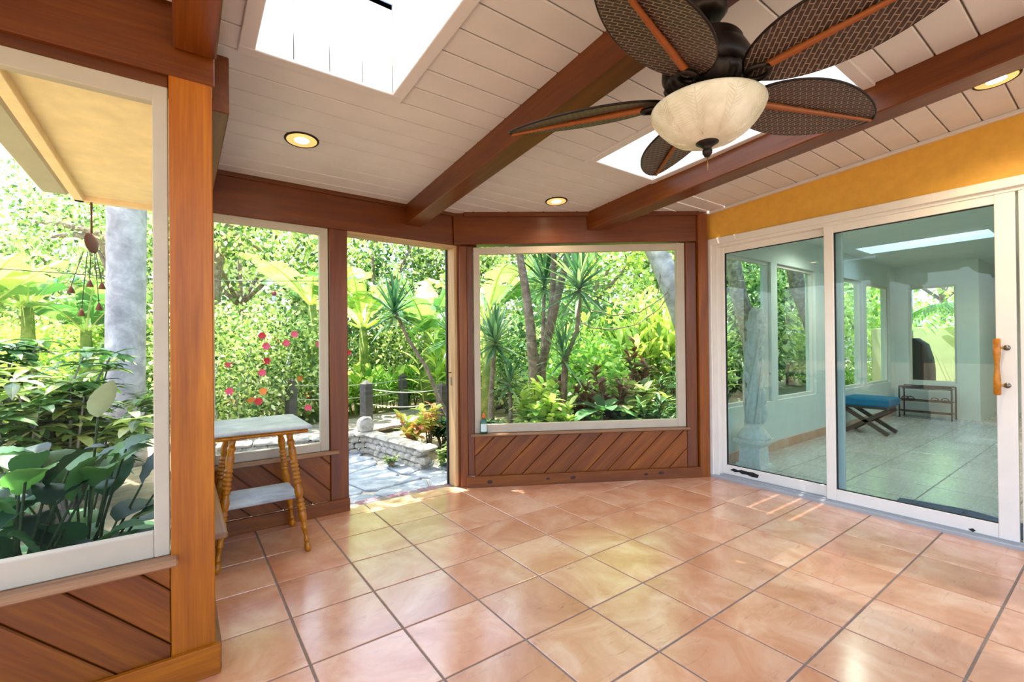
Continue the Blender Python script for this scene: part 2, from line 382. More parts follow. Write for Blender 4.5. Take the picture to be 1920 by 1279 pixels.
while y > -1.55:
    y0, y1 = y - PW + PG, y - PG; ym = (y0 + y1) / 2
    left = -1.85 if y1 < YL + .02 else XS - .03
    right = XR + .02 if ym < F0.y else min(XR + .02, xC(ym) + .06)
    edges = [left] + [bx + .065 for bx in BEAMS if left + .1 < bx + .065 < right - .1] + [right]
    for a, b_ in zip(edges[:-1], edges[1:]):
        segs = [(a, b_, y0, y1)]
        for hx0, hx1 in SKY:
            if a < hx0 and b_ > hx1 and y0 < SY1 + .03 and y1 > SY0 - .03: 
                segs = [(a, hx0 - .03, y0, y1), (hx1 + .03, b_, y0, y1)] + ([(hx0 - .03, hx1 + .03, y0, SY0 - .03)] if y0 < SY0 - .045 else []) + ([(hx0 - .03, hx1 + .03, SY1 + .03, y1)] if y1 > SY1 + .045 else [])
        for p, q, ya_, yb_ in segs:
            if q - p < .02: continue
            y0_, y1_, ym_ = ya_, yb_, (ya_ + yb_) / 2
            V = []; c = ((p + q) / 2, ym_, zc(ym_))
            e = .004
            for x, yy, zz in ((p, y0_, .013), (q, y0_, .013), (q, y1_, .013), (p, y1_, .013), (p, y0_, e), (q, y0_, e), (q, y1_, e), (p, y1_, e), (p, y0_ + e, 0), (q, y0_ + e, 0), (q, y1_ - e, 0), (p, y1_ - e, 0)):
                V.append((x - c[0], yy - c[1], zc(yy) + zz - c[2]))
            F = [(0, 1, 2, 3), (8, 11, 10, 9), (0, 4, 5, 1), (4, 8, 9, 5), (3, 2, 6, 7), (7, 6, 10, 11), (0, 3, 7, 11, 8, 4), (1, 5, 9, 10, 6, 2)]
            pyd('plank', V, F, 'ceiling_white', ce, c)
    y -= PW
def beam(x0, x1, ya, yb, drop, mat='cedar_dark', skew=0.):
    """a beam under the sloping ceiling from ya to yb; skew shifts the near end sideways"""
    L_ = math.hypot(yb - ya, .065 * (yb - ya)); c = Vector(((x0 + x1) / 2 + skew / 2, (ya + yb) / 2, (zc(ya) + zc(yb)) / 2 - drop / 2 + .02))
    R = Matrix.Rotation(PI / 2 + math.atan2(skew, yb - ya), 4, 'Z') @ Matrix.Rotation(math.atan(.065), 4, 'Y')
    me = box_mesh(L_, x1 - x0, drop + .04, .006); me.materials.append(MATS[mat])
    return link('beam', me, mat, ce, Matrix.Translation(c) @ R)
beam(1.455, 1.590, -1.5, YB + .01, .155, skew=-.13); beam(2.885, 3.035, -1.5, 2.86, .155, skew=-.14); beam(-.015, .115, -1.5, YL - .01, .155)
# skylight wells: lining boards, trim, curb and pane
for hx0, hx1 in SKY:
    H = .42
    n = 4
    for q in range(n):
        a, b_ = hx0 + (hx1 - hx0) * q / n + .002, hx0 + (hx1 - hx0) * (q + 1) / n - .002
        box('well_board', (a, SY1, zc(SY1) - .0), (b_, SY1 + .016, zc(SY1) + H), 'well_white', ce, bev=.002)
        box('well_board', (a, SY0 - .016, zc(SY0)), (b_, SY0, zc(SY0) + H), 'well_white', ce, bev=.002)
    for xx in (hx0 - .016, hx1):
        V = []
        for x in (xx, xx + .016):
            for yy, zz in ((SY0, zc(SY0)), (SY1, zc(SY1)), (SY1, zc(SY1) + H), (SY0, zc(SY0) + H)): V.append((x, yy, zz))
        pyd('well_board', V, [(0, 1, 2, 3), (7, 6, 5, 4), (0, 4, 5, 1), (1, 5, 6, 2), (2, 6, 7, 3), (3, 7, 4, 0)], 'well_white', ce)
    for a, b_ in (((hx0 - .055, SY1 - .002), (hx1 + .055, SY1 + .055)), ((hx0 - .055, SY0 - .055), (hx1 + .055, SY0 + .002))):
        ym = (a[1] + b_[1]) / 2; box('well_trim', (a[0], a[1], zc(ym) - .013), (b_[0], b_[1], zc(ym) + .004), 'ceiling_white', ce)
    for xa in (hx0 - .055, hx1 - .002):
        me = box_mesh((SY1 - SY0) * 1.002, .057, .017, .003); me.materials.append(MATS['ceiling_white'])
        link('well_trim', me, None, ce, Matrix.Translation((xa + .0285, (SY0 + SY1) / 2, zc((SY0 + SY1) / 2) - .0045)) @ Matrix.Rotation(PI / 2, 4, 'Z') @ Matrix.Rotation(math.atan(.065), 4, 'Y'))
    za, zb = zc(SY0) + H, zc(SY1) + H
    pyd('skylight_pane', [(hx0 - .02, SY0 - .02, za), (hx1 + .02, SY0 - .02, za), (hx1 + .02, SY1 + .02, zb), (hx0 - .02, SY1 + .02, zb)], [(0, 1, 2, 3)], 'pane_sky', ce)
    box('curb', (hx0 - .06, SY1, zb - .03), (hx1 + .06, SY1 + .05, zb + .03), 'grey_alu', ce); box('curb', (hx0 - .06, SY0 - .05, za - .03), (hx1 + .06, SY0, za + .03), 'grey_alu', ce)
# ceiling edge strip along the yellow wall
me = box_mesh(F0.y + 1.5, .03, .025, .004); me.materials.append(MATS['ceiling_white'])
link('edge_strip', me, None, ce, Matrix.Translation((XR - .018, (F0.y - 1.5) / 2, zc((F0.y - 1.5) / 2) - .012)) @ Matrix.Rotation(PI / 2, 4, 'Z') @ Matrix.Rotation(math.atan(.065), 4, 'Y'))

# ------------------------------------------------------------------ walls of cedar
def diag_boards(parent, M, s0, s1, z0, z1, sign, off=0., pitch=.19, mat='cedar_board'):
    """45 degree boards filling a rectangle of the wall plane; front face a little proud of the backing"""
    al = sign * PI / 4; ca, sa = math.cos(al), math.sin(al); wq = pitch * abs(sa)
    box('panel_backing', (s0, .022, z0), (s1, .06, z1), 'cedar_dark', parent, M, bev=0)
    lo, hi = [], []
    qs = [-sa * s + ca * z for s in (s0, s1) for z in (z0, z1)]
    k0 = math.floor((min(qs) - off) / wq) - 1
    R = Matrix(((ca, -sa, 0, 0), (0, 0, -1, 0), (sa, ca, 0, 0), (0, 0, 0, 1)))
    for k in range(k0, k0 + 60):
        qa, qb = off + k * wq + .0025, off + (k + 1) * wq - .0025
        if qa > max(qs): break
        # rectangle in (p,q) frame, clipped to the strip
        poly = [(ca * s + sa * z, -sa * s + ca * z) for s, z in ((s0, z0), (s1, z0), (s1, z1), (s0, z1))]
        poly = clip(poly, 0, -1, -qa)
        if poly: poly = clip(poly, 0, 1, qb)
        if not poly or len(poly) < 3 or area(poly) < 4e-4: continue
        pc, qc = sum(t[0] for t in poly) / len(poly), sum(t[1] for t in poly) / len(poly)
        me = prism_mesh([(t[0] - pc, t[1] - qc) for t in poly], -.024, -.004, .004, mat)
        link('diagonal_board', me, None, parent, M @ R @ Matrix.Translation((pc, qc, 0)))

def window(idx, label, M, s0, s1, z0, z1, fw, gl, parent_mat='frame_white', zt=0., depth=.045, n0=.012):
    """white frame of four boards and a pane; zt raises the head towards s1"""
    wd = struct('window_%d' % idx, label, 'window')
    box('frame_stile', (s0, n0, z0), (s0 + fw[0], n0 + depth, z1), parent_mat, wd, M); box('frame_stile', (s1 - fw[1], n0, z0), (s1, n0 + depth, z1 + zt), parent_mat, wd, M)
    box('frame_sill', (s0 + fw[0], n0 + .002, z0), (s1 - fw[1], n0 + depth, z0 + fw[2]), parent_mat, wd, M)
    L_ = s1 - s0; me = box_mesh(math.hypot(L_, zt) - fw[0] * .0, depth - .004, fw[3], .003); me.materials.append(MATS[parent_mat])
    link('frame_head', me, None, wd, M @ Matrix.Translation(((s0 + s1) / 2, n0 + depth / 2, (z1 + zt / 2) - fw[3] / 2)) @ Matrix.Rotation(-math.atan2(zt, L_), 4, 'Y'))
    a, b_, c, d = s0 + fw[0] - .005, s1 - fw[1] + .005, z0 + fw[2] - .005, z1 - fw[3] + .005
    P = [(a, c), (b_, c), (b_, d + zt), (a, d)]
    V = [M @ Vector((s, n0 + depth * .75, z)) for s, z in P]
    pyd('pane', [tuple(v) for v in V], [(0, 1, 2, 3)], gl, wd)
    return wd
# near-left wall
wl = struct('wall_left', 'cedar framed near wall with diagonal boards below its window', 'wall')
box('post', (-.028, 0, 0), (.102, .13, 2.175), 'cedar', wl, ML, .004)
box('header', (-1.9, -.005, 2.165), (.11, .12, 2.43), 'cedar_dark', wl, ML, .004)
box('head_strip', (-1.9, .02, 2.125), (-.029, .11, 2.168), 'cedar_dark', wl, ML)
diag_boards(wl, ML, -1.9, -.029, .1, .435, -1, off=.083)
box('lower_rail', (-1.9, .03, 0), (-.03, .11, .1), 'cedar_dark', wl, ML)
box('wall_sill', (-1.9, -.05, .436), (-.008, .06, .462), 'sill_wood', wl, ML, .006)
tagged(box('baseboard_left', (-1.9, -.022, 0), (.117, 0, .108), 'cedar', None, ML, .003), 'low cedar baseboard along the near window wall', 'baseboard', kind='structure')
window(1, 'white framed picture window onto the peace lilies', ML, -1.5, -.03, .463, 2.125, (.045, .045, .085, .06), 'pane_clear')
box('post', (-1.62, 0, 0), (-1.5, .13, 2.175), 'cedar', wl, ML, .004)
# return wall between the two, seen edge on
ws = struct('wall_return', 'short cedar return wall between near window and garden wall', 'wall')
box('header', (YL + .12, -.055, 2.13), (YB - .02, .06, 2.36), 'cedar_dark', ws, MS, .004)
box('lower_panel', (YL + .13, .012, .09), (YB, .05, .436), 'cedar_board', ws, MS, 0)
box('wall_sill', (YL + .13, -.042, .436), (YB - .05, .05, .462), 'sill_wood', ws, MS, .006)
tagged(box('baseboard_return', (YL + .002, -.012, 0), (YB - .03, .014, .1), 'sill_wood', None, MS), 'narrow baseboard along the cedar return wall', 'baseboard', kind='structure')
window(2, 'white framed side window in the cedar return wall', MS, YL + .13, YB - .01, .463, 2.13, (.05, .05, .07, .06), 'pane_clear')
# garden wall with window and open doorway
wb = struct('wall_back', 'cedar framed garden wall with window and open doorway', 'wall')
me = box_mesh(2.05 - XS + .05, .13, .29, .004); me.materials.append(MATS['cedar_dark'])
link('header', me, None, wb, MB @ Matrix.Translation(((2.05 + XS - .05) / 2, .06, 2.2)))
box('crown_strip', (XS, -.032, 2.296), (1.995, -.004, 2.332), 'cedar_dark', wb, MB)
box('post', (.872, -.004, 0), (1.0, .12, 2.056), 'cedar_dark', wb, MB, .005)
box('post', (XS - .1, .0, 0), (XS + .02, .12, 2.056), 'cedar', wb, MB, .005)
diag_boards(wb, MB, XS + .02, .872, .09, .43, -1, off=.06)
box('wall_sill', (XS + .01, -.045, .428), (.925, .06, .452), 'sill_wood', wb, MB, .006)
tagged(box('baseboard_back', (XS + .01, -.024, 0), (1.002, .0, .093), 'cedar_board', None, MB), 'cedar baseboard below the garden window beside the doorway', 'baseboard', kind='structure')
window(3, 'white framed garden window behind the turned leg table', MB, XS + .02, .868, .453, 2.055, (.05, .058, .06, .05), 'pane_clear')
# doorway lining
dw = struct('door_1', 'open doorway with pale wooden jambs onto the flagstone path', 'doorway')
box('jamb', (1.888, .0, 0), (1.92, .14, 2.036), 'pale_jamb', dw, MB); box('head_jamb', (1.0, .0, 2.036), (1.92, .14, 2.056), 'pale_jamb', dw, MB)
box('weather_strip', (1.876, .115, 0), (1.889, .14, 2.036), 'dark_metal', dw, MB, .001)
box('latch_plate', (1.885, .05, .86), (1.889, .075, .93), 'steel', dw, MB, .001); tube('latch_hook', [(1.886, YB + .06, .97), (1.85, YB + .06, .97), (1.845, YB + .06, .985)], .004, 'dark_metal', dw, 6)
tr = struct('trim_1', 'row of purple bricks along the doorway threshold', 'threshold')
for k in range(11):
    box('brick', (1.0 + k * .086, .075, -.05), (1.0 + k * .086 + .08, .165, -.006 + .003 * (k % 3)), 'brick_purple', tr, MB, .006)
# corner wall
wc = struct('wall_corner', 'angled cedar corner wall with large garden window', 'wall')
rise = (zc(F0.y) - zc(E0.y)); sl = math.atan2(rise, LC)
me = box_mesh(LC + .1, .12, .285, .004); me.materials.append(MATS['cedar_dark'])
link('header', me, None, wc, MC @ Matrix.Translation((LC / 2, .055, (zc(F0.y) + zc(E0.y)) / 2 - .122)) @ Matrix.Rotation(-sl, 4, 'Y'))
me = box_mesh(LC - .08, .03, .034, .003); me.materials.append(MATS['cedar_dark'])
link('crown_strip', me, None, wc, MC @ Matrix.Translation((LC / 2, -.02, (zc(F0.y) + zc(E0.y)) / 2 - .016)) @ Matrix.Rotation(-sl, 4, 'Y'))
box('post', (-.005, -.006, 0), (.06, .13, 2.045), 'cedar_board', wc, MC, .004); box('post', (.06, .004, .09), (.115, .12, 2.045), 'cedar_dark', wc, MC, .003)
box('post', (2.025, .0, .085), (2.125, .12, 2.115), 'cedar_dark', wc, MC, .003); box('post', (2.132, -.03, 0), (2.225, .12, 2.375), 'cedar_board', wc, MC, .004)
box('corner_filler', (1.915, -.025, 0), (1.99, .125, 2.06), 'cedar_dark', wc, MB, .002); box('corner_filler', (1.94, -.03, 2.03), (2.1, .1, 2.33), 'cedar_dark', wc, MB, .002)
diag_boards(wc, MC, .115, 2.025, .085, .425, 1, off=.062 + .035)
box('wall_sill', (.085, -.045, .43), (2.035, .06, .45), 'sill_wood', wc, MC, .006)
tagged(box('baseboard_corner', (.045, -.03, 0), (2.14, -.004, .092), 'cedar_board', None, MC), 'cedar baseboard with dark knots below the corner window', 'baseboard', kind='structure')
bbc = bpy.data.objects['baseboard_corner']; KM = (MC @ Matrix.Translation((1.0925, -.017, .046))).inverted() @ MC
for sk, zk, rk_ in ((.24, .045, .022), (.74, .05, .015), (.96, .05, .02), (1.62, .05, .016), (1.76, .055, .02)):
    V, F = lathe_arrays([(rk_, 0), (rk_ * .9, .0012), (rk_ * .4, .0016)], 14); V[:, 0] *= 1.4 + sk * .2; V[:, :2] *= .75; pyd('knot', V, F, 'knot_brown', bbc, mw=KM @ Matrix.Translation((sk, -.0302, zk)) @ Matrix.Rotation(PI / 2, 4, 'X'))
window(4, 'large white framed corner window onto the dracaenas', MC, .117, 2.022, .452, 2.038, (.055, .075, .07, .06), 'pane_clear', zt=.075)

# ------------------------------------------------------------------ glass door wall
wr = struct('wall_right', 'yellow painted wall band above the sliding glass doors', 'wall')
V = []
for x in (XR - .005, XR + .1):
    for yy, zz in ((-1.6, 2.135), (2.33, 2.135), (2.33, zc(2.33) + .05), (-1.6, zc(-1.6) + .05)): V.append((x, yy, zz))
pyd('plaster', V, [(0, 1, 2, 3), (7, 6, 5, 4), (0, 4, 5, 1), (1, 5, 6, 2), (2, 6, 7, 3), (3, 7, 4, 0)], 'yellow_wall', wr)
dr = struct('door_2', 'white framed sliding glass doors into the tiled inner room', 'sliding door')
def D(name, y0, y1, z0, z1, x0, x1, mat='door_white', bev=.003): return box(name, (x0, y0, z0), (x1, y1, z1), mat, dr, None, bev)
D('head_frame', -1.6, 2.34, 2.085, 2.14, XR - .03, XR + .1); D('head_frame', -1.6, 2.30, 2.06, 2.087, XR - .01, XR + .1)
D('jamb', 2.285, 2.34, 0, 2.14, XR - .03, XR + .1); D('jamb', 2.24, 2.287, .02, 2.087, XR - .01, XR + .1)
D('track', -1.6, 2.34, -.01, .022, XR - .045, XR + .1, 'grey_alu'); D('track_rail', -1.6, 2.29, .02, .034, XR + .0, XR + .012, 'grey_alu', .001); D('track_rail', -1.6, 2.29, .02, .034, XR + .045, XR + .057, 'grey_alu', .001)
def leaf(y0, y1, x, st0, st1, gl='pane_tint', z1=2.062):
    """one sliding leaf between y0 (near) and y1; stiles st0 at y0 and st1 at y1"""
    D('stile', y0, y0 + st0, .032, z1, x, x + .035); D('stile', y1 - st1, y1, .032, z1, x, x + .035)
    D('bottom_rail', y0 + st0, y1 - st1, .032, .115, x + .002, x + .033); D('top_rail', y0 + st0, y1 - st1, z1 - .055, z1, x + .002, x + .033)
    D('bead', y0 + st0, y1 - st1, .113, .119, x + .012, x + .03, 'dark_metal', .0); D('bead', y0 + st0, y1 - st1, z1 - .06, z1 - .054, x + .012, x + .03, 'dark_metal', .0)
    D('bead', y1 - st1 - .006, y1 - st1, .115, z1 - .055, x + .012, x + .03, 'dark_metal', .0)
    pyd('glass_pane', [(x + .02, y0 + st0 - .01, .1), (x + .02, y1 - st1 + .01, .1), (x + .02, y1 - st1 + .01, z1 - .04), (x + .02, y0 + st0 - .01, z1 - .04)], [(0, 1, 2, 3)], gl, dr)
leaf(1.30, 2.245, XR + .045, .06, .04); leaf(.425, 1.40, XR - .005, .085, .062); leaf(-.6, .412, XR - .005, .085, .085)
# wooden pull handle and brackets on the middle leaf
for zz in (1.155, .935):
    tube('handle_bracket', [(XR - .006, .475, zz), (XR - .05, .49, zz)], .007, 'brass', dr, 8); tube('bracket_plate', [(XR - .004, .465, zz), (XR - .009, .465, zz)], .016, 'steel', dr, 10)
V, F = lathe_arrays([(.010, .88), (.0165, .885), (.0165, .97), (.0115, 1.03), (.0115, 1.06), (.0165, 1.12), (.0165, 1.205), (.01, 1.21)], 16)
pyd('pull_handle', V, F, 'turned_oak', dr, (XR - .055, .50, 0), True)
for zz in (1.15, 1.09, 1.03, .95, .93):
    tube('screw', [(XR - .004, .37 + .01 * math.sin(zz * 90), zz), (XR - .008, .37 + .01 * math.sin(zz * 90), zz)], .006, 'dark_metal', dr, 8)
# chipped paint on the bottom rail
chip = [(0, 0), (.03, .018), (.07, .012), (.1, .02), (.15, .016), (.2, .02), (.25, .008), (.24, -.018), (.19, -.022), (.15, -.012), (.1, -.014), (.08, -.004), (.04, -.012)]
me = prism_mesh(chip, 0, .0012, 0, 'chip_black'); link('paint_chip', me, None, dr, Matrix(((0, 0, -1, XR + .0465), (-1, 0, 0, 2.17), (0, 1, 0, .075), (0, 0, 0, 1))))
link('paint_chip', prism_mesh([(0, 0), (.02, .01), (.035, 0), (.02, -.012)], 0, .0012, 0, 'chip_black'), None, dr, Matrix(((0, 0, -1, XR - .0035), (-1, 0, 0, .64), (0, 1, 0, .045), (0, 0, 0, 1))))

# ------------------------------------------------------------------ inner room behind the glass
YI, XI = 2.45, 9.70
fi = struct('floor_inner', 'pale stone tiled floor of the inner room', 'floor')
link('grout_bed', prism_mesh([(XR + .1, -1.6), (11.4, -1.6), (11.4, YI + .1), (XR + .1, YI + .1)], -.05, -.003, 0, 'inner_grout'), None, fi)
sh = {}
for i in range(16):
    for j in range(9):
        x0, x1 = 4.02 + i * .49, 4.02 + (i + 1) * .49; y1, y0 = 2.495 - j * .4895, 2.495 - (j + 1) * .4895
        if x0 > 11.3: continue
        p = clip([(x0 + .004, y0 + .004), (x1 - .004, y0 + .004), (x1 - .004, y1 - .004), (x0 + .004, y1 - .004)], 0, 1, YI + .01)
        if not p or area(p) < .003: continue
        cx_, cy_ = sum(q[0] for q in p) / len(p), sum(q[1] for q in p) / len(p); key = round(area(p), 5)
        if key not in sh: sh[key] = prism_mesh([(q[0] - cx_, q[1] - cy_) for q in p], -.012, 0, .002, 'inner_tile')
        link('tile', sh[key], None, fi, loc=(cx_, cy_, 0))
wi = struct('wall_inner_garden', 'pale inner room wall with a row of garden windows', 'wall')
WINS = [(4.38, 5.36), (5.51, 6.54), (7.40, 8.24), (8.38, 9.44)]
box('knee_wall', (XR + .1, YI, 0), (XI + .1, YI + .12, .55), 'aqua_wall', wi, bev=.002); box('upper_wall', (XR + .1, YI, 2.11), (XI + .1, YI + .12, 2.5), 'aqua_wall', wi, bev=.002)
ed = [XR + .1] + [q for p in WINS for q in p] + [XI + .1]
for a, b_ in zip(ed[::2], ed[1::2]): box('pier', (a, YI, .55), (b_, YI + .12, 2.11), 'aqua_wall', wi, bev=.002)
tagged(box('baseboard_inner', (XR + .1, YI - .012, 0), (XI, YI, .1), 'terracotta', None, bev=.002), 'tile skirting along the inner room window wall', 'baseboard', kind='structure')
for k, (a, b_) in enumerate(WINS):
    nm = ['nearest the sliding doors', 'beside the first inner window', 'past the wide pier', 'next to the back corner'][k]
    window(5 + k, 'inner room garden window ' + nm, Matrix.Translation((0, YI, 0)), a, b_, .55, 2.11, (.035, .035, .035, .035), 'pane_clear', 'door_white', n0=.03)
wk = struct('wall_inner_back', 'pale inner room back wall with one tall window', 'wall')
MK = Matrix(((0, 1, 0, XI), (-1, 0, 0, 0), (0, 0, 1, 0), (0, 0, 0, 1)))          # s runs along -y, outside towards +x
for a, b_, z0, z1 in ((-YI - .1, -2.27, 0, 2.5), (-1.69, -1.44, 0, 2.5), (-2.27, -1.69, 0, .55), (-2.27, -1.69, 2.09, 2.5)): box('wall_piece', (a, 0, z0), (b_, .12, z1), 'aqua_wall', wk, MK, .001)
window(9, 'tall window in the inner back wall above the shoe rack', MK, -2.27, -1.69, .55, 2.09, (.03, .03, .03, .03), 'pane_clear', 'door_white', n0=.03)
we = struct('wall_inner_end', 'pale end wall of the inner room past the back corner', 'wall')
box('wall_piece', (11.3, -1.7, 0), (11.42, 1.5, 2.5), 'aqua_wall', we, bev=0); box('wall_piece', (XI + .12, 1.44, 0), (11.42, 1.56, 2.5), 'aqua_wall', we, bev=0)
box('wall_piece', (XR + .1, -1.72, 0), (11.42, -1.6, 2.5), 'aqua_wall', we, bev=0)
ci = struct('ceiling_inner', 'smooth pale inner room ceiling with a skylight', 'ceiling')
for a, b_ in (((XR + .1, -1.7), (7.28, YI + .8)), ((7.92, -1.7), (11.42, YI + .8)), ((7.28, 2.27), (7.92, YI + .8)), ((7.28, -1.7), (7.92, .98))):  # unseen overhang past the window wall, lengthened to keep sun off the floor
    box('ceiling_piece', (a[0], a[1], 2.45), (b_[0], b_[1], 2.56), 'aqua_wall', ci, bev=0)
for a, b_ in (((7.28, 1.0), (7.3, 2.25)), ((7.9, 1.0), (7.92, 2.25)), ((7.28, 2.25), (7.92, 2.27)), ((7.28, .98), (7.92, 1.0))): box('well_board', (a[0], a[1], 2.45), (b_[0], b_[1], 2.85), 'well_white', ci, bev=0)
pyd('skylight_pane', [(7.28, .98, 2.85), (7.92, .98, 2.85), (7.92, 2.27, 2.85), (7.28, 2.27, 2.85)], [(0, 1, 2, 3)], 'pane_sky', ci)

# ------------------------------------------------------------------ eaves outside
ev = struct('trim_2', 'yellow plywood eave with cream edge boards and white gutter', 'eave')
box('soffit', (-.50, YL + .14, 2.20), (XS - .1, 4.06, 2.215), 'soffit_yellow', ev, bev=0); box('edge_board', (-.55, YL + .1, 2.165), (-.50, 4.11, 2.23), 'soffit_yellow', ev); box('edge_board', (-.55, 4.06, 2.165), (XS - .1, 4.11, 2.23), 'soffit_yellow', ev)
box('gutter', (-.69, YL - .6, 2.17), (-.555, 4.0, 2.30), 'frame_white', ev, bev=.015)
box('roof_board', (-.62, YL + .1, 2.232), (XS - .02, 4.13, 2.26), 'grey_alu', ev, bev=0); box('soffit', (XS - .1, YB + .13, 2.24), (1.95, 4.0, 2.26), 'soffit_yellow', ev, bev=0)
box('soffit', (-.05, .13, 2.33), (LC + .05, .52, 2.35), 'soffit_yellow', ev, MC, 0); box('soffit', (-2.0, YL + .13, 2.24), (-.56, YL + .5, 2.26), 'soffit_yellow', ev, bev=0)

# ------------------------------------------------------------------ ceiling fan
FX, FY, FZ = 1.42, .847, 2.021
fan = thing('ceiling_fan', 'bronze ceiling fan with five woven leaf blades and glass bowl light', 'ceiling fan', (FX, FY, 0))
lathe('canopy', [(.03, 2.27), (.055, 2.275), (.068, 2.29), (.07, 2.345)], 'bronze', fan); lathe('downrod', [(.014, 2.2), (.014, 2.28)], 'bronze', fan, seg=16)
V, F = lathe_arrays([(.03, 2.225), (.05, 2.22), (.075, 2.205), (.105, 2.19), (.112, 2.18), (.108, 2.165), (.125, 2.15), (.14, 2.12), (.142, 2.09), (.13, 2.07)], 48); pyd('motor_housing', V, F, 'bronze', fan, smooth=True)
V, F = lathe_arrays([(.13, 2.07), (.135, 2.06), (.13, 2.045), (.11, 2.02), (.09, 2.005)], 96, .02, 24); pyd('fluted_collar', V, F, 'bronze', fan, smooth=True)
lathe('light_fitter', [(.09, 2.005), (.085, 1.99), (.16, 1.982), (.165, 1.975)], 'bronze', fan, seg=40)
lathe('glass_bowl', [(.172, 1.979), (.179, 1.975), (.18, 1.968), (.172, 1.95), (.155, 1.925), (.13, 1.898), (.1, 1.876), (.06, 1.864), (.02, 1.86)], 'alabaster', fan, seg=56)
bowl = [(.18, 1.968), (.172, 1.95), (.155, 1.925), (.13, 1.898), (.1, 1.876), (.06, 1.864)]
def bowl_pt(s_, a_):
    i_ = min(4, int(s_ * 5)); f_ = s_ * 5 - i_; r_ = bowl[i_][0] * (1 - f_) + bowl[i_ + 1][0] * f_; z_ = bowl[i_][1] * (1 - f_) + bowl[i_ + 1][1] * f_
    return (r_ * math.cos(a_), r_ * math.sin(a_), z_ - .0005)
vp = []
for k in range(9):
    a0 = k * 2 * PI / 9; vp.append(tube_arrays([bowl_pt(q, a0) for q in np.linspace(.03, .97, 14)], .0016, 5))
    for q in np.linspace(.1, .8, 11):
        for sg in (-1, 1): vp.append(tube_arrays([bowl_pt(q + .1, a0), bowl_pt(q + .03, a0 + sg * .1), bowl_pt(max(0, q - .06), a0 + sg * .2 * (1 - .4 * q))], [.0014, .0013, .0006], 4, False))
V, F, _ = merge(vp); pyd('embossed_fronds', V, F, 'alabaster', fan, smooth=True)
lathe('finial', [(.006, 1.868), (.036, 1.866), (.036, 1.86), (.02, 1.85), (.012, 1.842), (.016, 1.835), (.015, 1.825), (.008, 1.815), (.003, 1.812)], 'bronze', fan, seg=24)
tube('pull_chain', [(0, 0, 1.815), (.001, 0, 1.77)], .0016, 'brass', fan, 6)
# blade: woven plate, rim, bamboo rib
nS = 26; ts = np.linspace(0, 1, nS)
hw = .128 * np.sin(PI * np.clip(ts, 0, 1) ** .82) ** .62; hw[0] = .012; hw[-1] = .004
X = .135 + ts * .575
Vb = []; Fb = []
for sgn_z in (0, 1):
    for i in range(nS):
        for t in (-1, -.5, 0, .5, 1): Vb.append((X[i], hw[i] * t, (.004 if sgn_z else -.004) + .006 * (1 - t * t)))
for i in range(nS - 1):
    for k in range(4):
        a = i * 5 + k; Fb.append((a, a + 5, a + 6, a + 1)); c = nS * 5 + a; Fb.append((c, c + 1, c + 6, c + 5))
    for k in (0, 4):
        a = i * 5 + k; c = nS * 5 + a; Fb.append((a, c, c + 5, a + 5) if k == 0 else (a, a + 5, c + 5, c))
blade_me = None; outline = [(X[i], hw[i], .0) for i in range(nS)] + [(X[i], -hw[i], .0) for i in range(nS - 1, -1, -1)]
Vr, Fr = tube_arrays(outline + outline[:1], .0045, 6, False)
ribp = []; ribr = []
for i in range(41):
    t = i / 40; ribp.append((.2 + t * .5, .0, -.007)); ribr.append(.0115 * (1 - .55 * t) * (1.18 if i % 7 == 0 else 1))
Vq, Fq = tube_arrays(ribp, ribr, 8)
ring = [(.175 + .033 * math.cos(a), .026 * math.sin(a), -.016) for a in np.linspace(0, 2 * PI, 25)]
Vg, Fg = tube_arrays(ring, .0085, 8, False)
arm = [(.05, 0, .02), (.09, .0, .0), (.12, .008, -.014), (.145, .012, -.016)]; Va, Fa = tube_arrays(arm, [.013, .012, .011, .009], 8)
for k in range(5):
    ph = math.radians(50.16 + 72 * k)
    mw = Matrix.Translation((0, 0, FZ)) @ Matrix.Rotation(ph, 4, 'Z') @ Matrix.Rotation(math.radians(-14), 4, 'X')
    if k == 0:
        bl = pyd('blade', Vb, Fb, 'wicker', fan, smooth=False, mw=mw)
        rest = [pyd('blade_rim', Vr, Fr, 'bronze', bl, smooth=True), pyd('bamboo_rib', Vq, Fq, 'bamboo', bl, smooth=True), pyd('bracket_ring', Vg, Fg, 'bronze', bl, smooth=True), pyd('blade_arm', Va, Fa, 'bronze', bl, smooth=True)]
    else:
        b2 = bl.copy(); COL.objects.link(b2); b2.matrix_local = mw
        for r_ in rest:
            q = r_.copy(); COL.objects.link(q); q.parent = b2
# ------------------------------------------------------------------ recessed lights
for (lx, ly, lab, pw) in ((.56, 2.777, 'lit recessed ceiling light over the turned leg table', 11), (2.466, 2.785, 'lit recessed ceiling light before the corner window', 8), (3.333, .421, 'lit recessed ceiling light beside the yellow wall', 30)):
    t = thing('recessed_light', lab, 'ceiling light', (lx, ly, zc(ly)), group='recessed ceiling lights'); t.rotation_euler = (-math.atan(.065), 0, 0)
    lathe('trim_ring', [(.078, -.001), (.079, -.006), (.087, -.007), (.09, -.003), (.09, .006)], 'bronze', t, seg=40)
    lathe('baffle', [(.05, -.0015), (.058, -.003), (.06, -.002), (.068, -.004), (.07, -.003), (.079, -.0055)], 'reflector_glow', t, seg=40)
    lathe('lamp', [(.002, -.008), (.03, -.007), (.052, -.003), (.052, -.001)], 'lamp_glow', t, seg=32)
    ld = bpy.data.lights.new('recessed_lamp', 'SPOT'); ld.energy = pw; ld.color = (1, .78, .48); ld.spot_size = 2.6; ld.spot_blend = .8; ld.shadow_soft_size = .05
    lo = bpy.data.objects.new('recessed_lamp', ld); COL.objects.link(lo); lo.parent = t; lo.location = (0, 0, -.03)

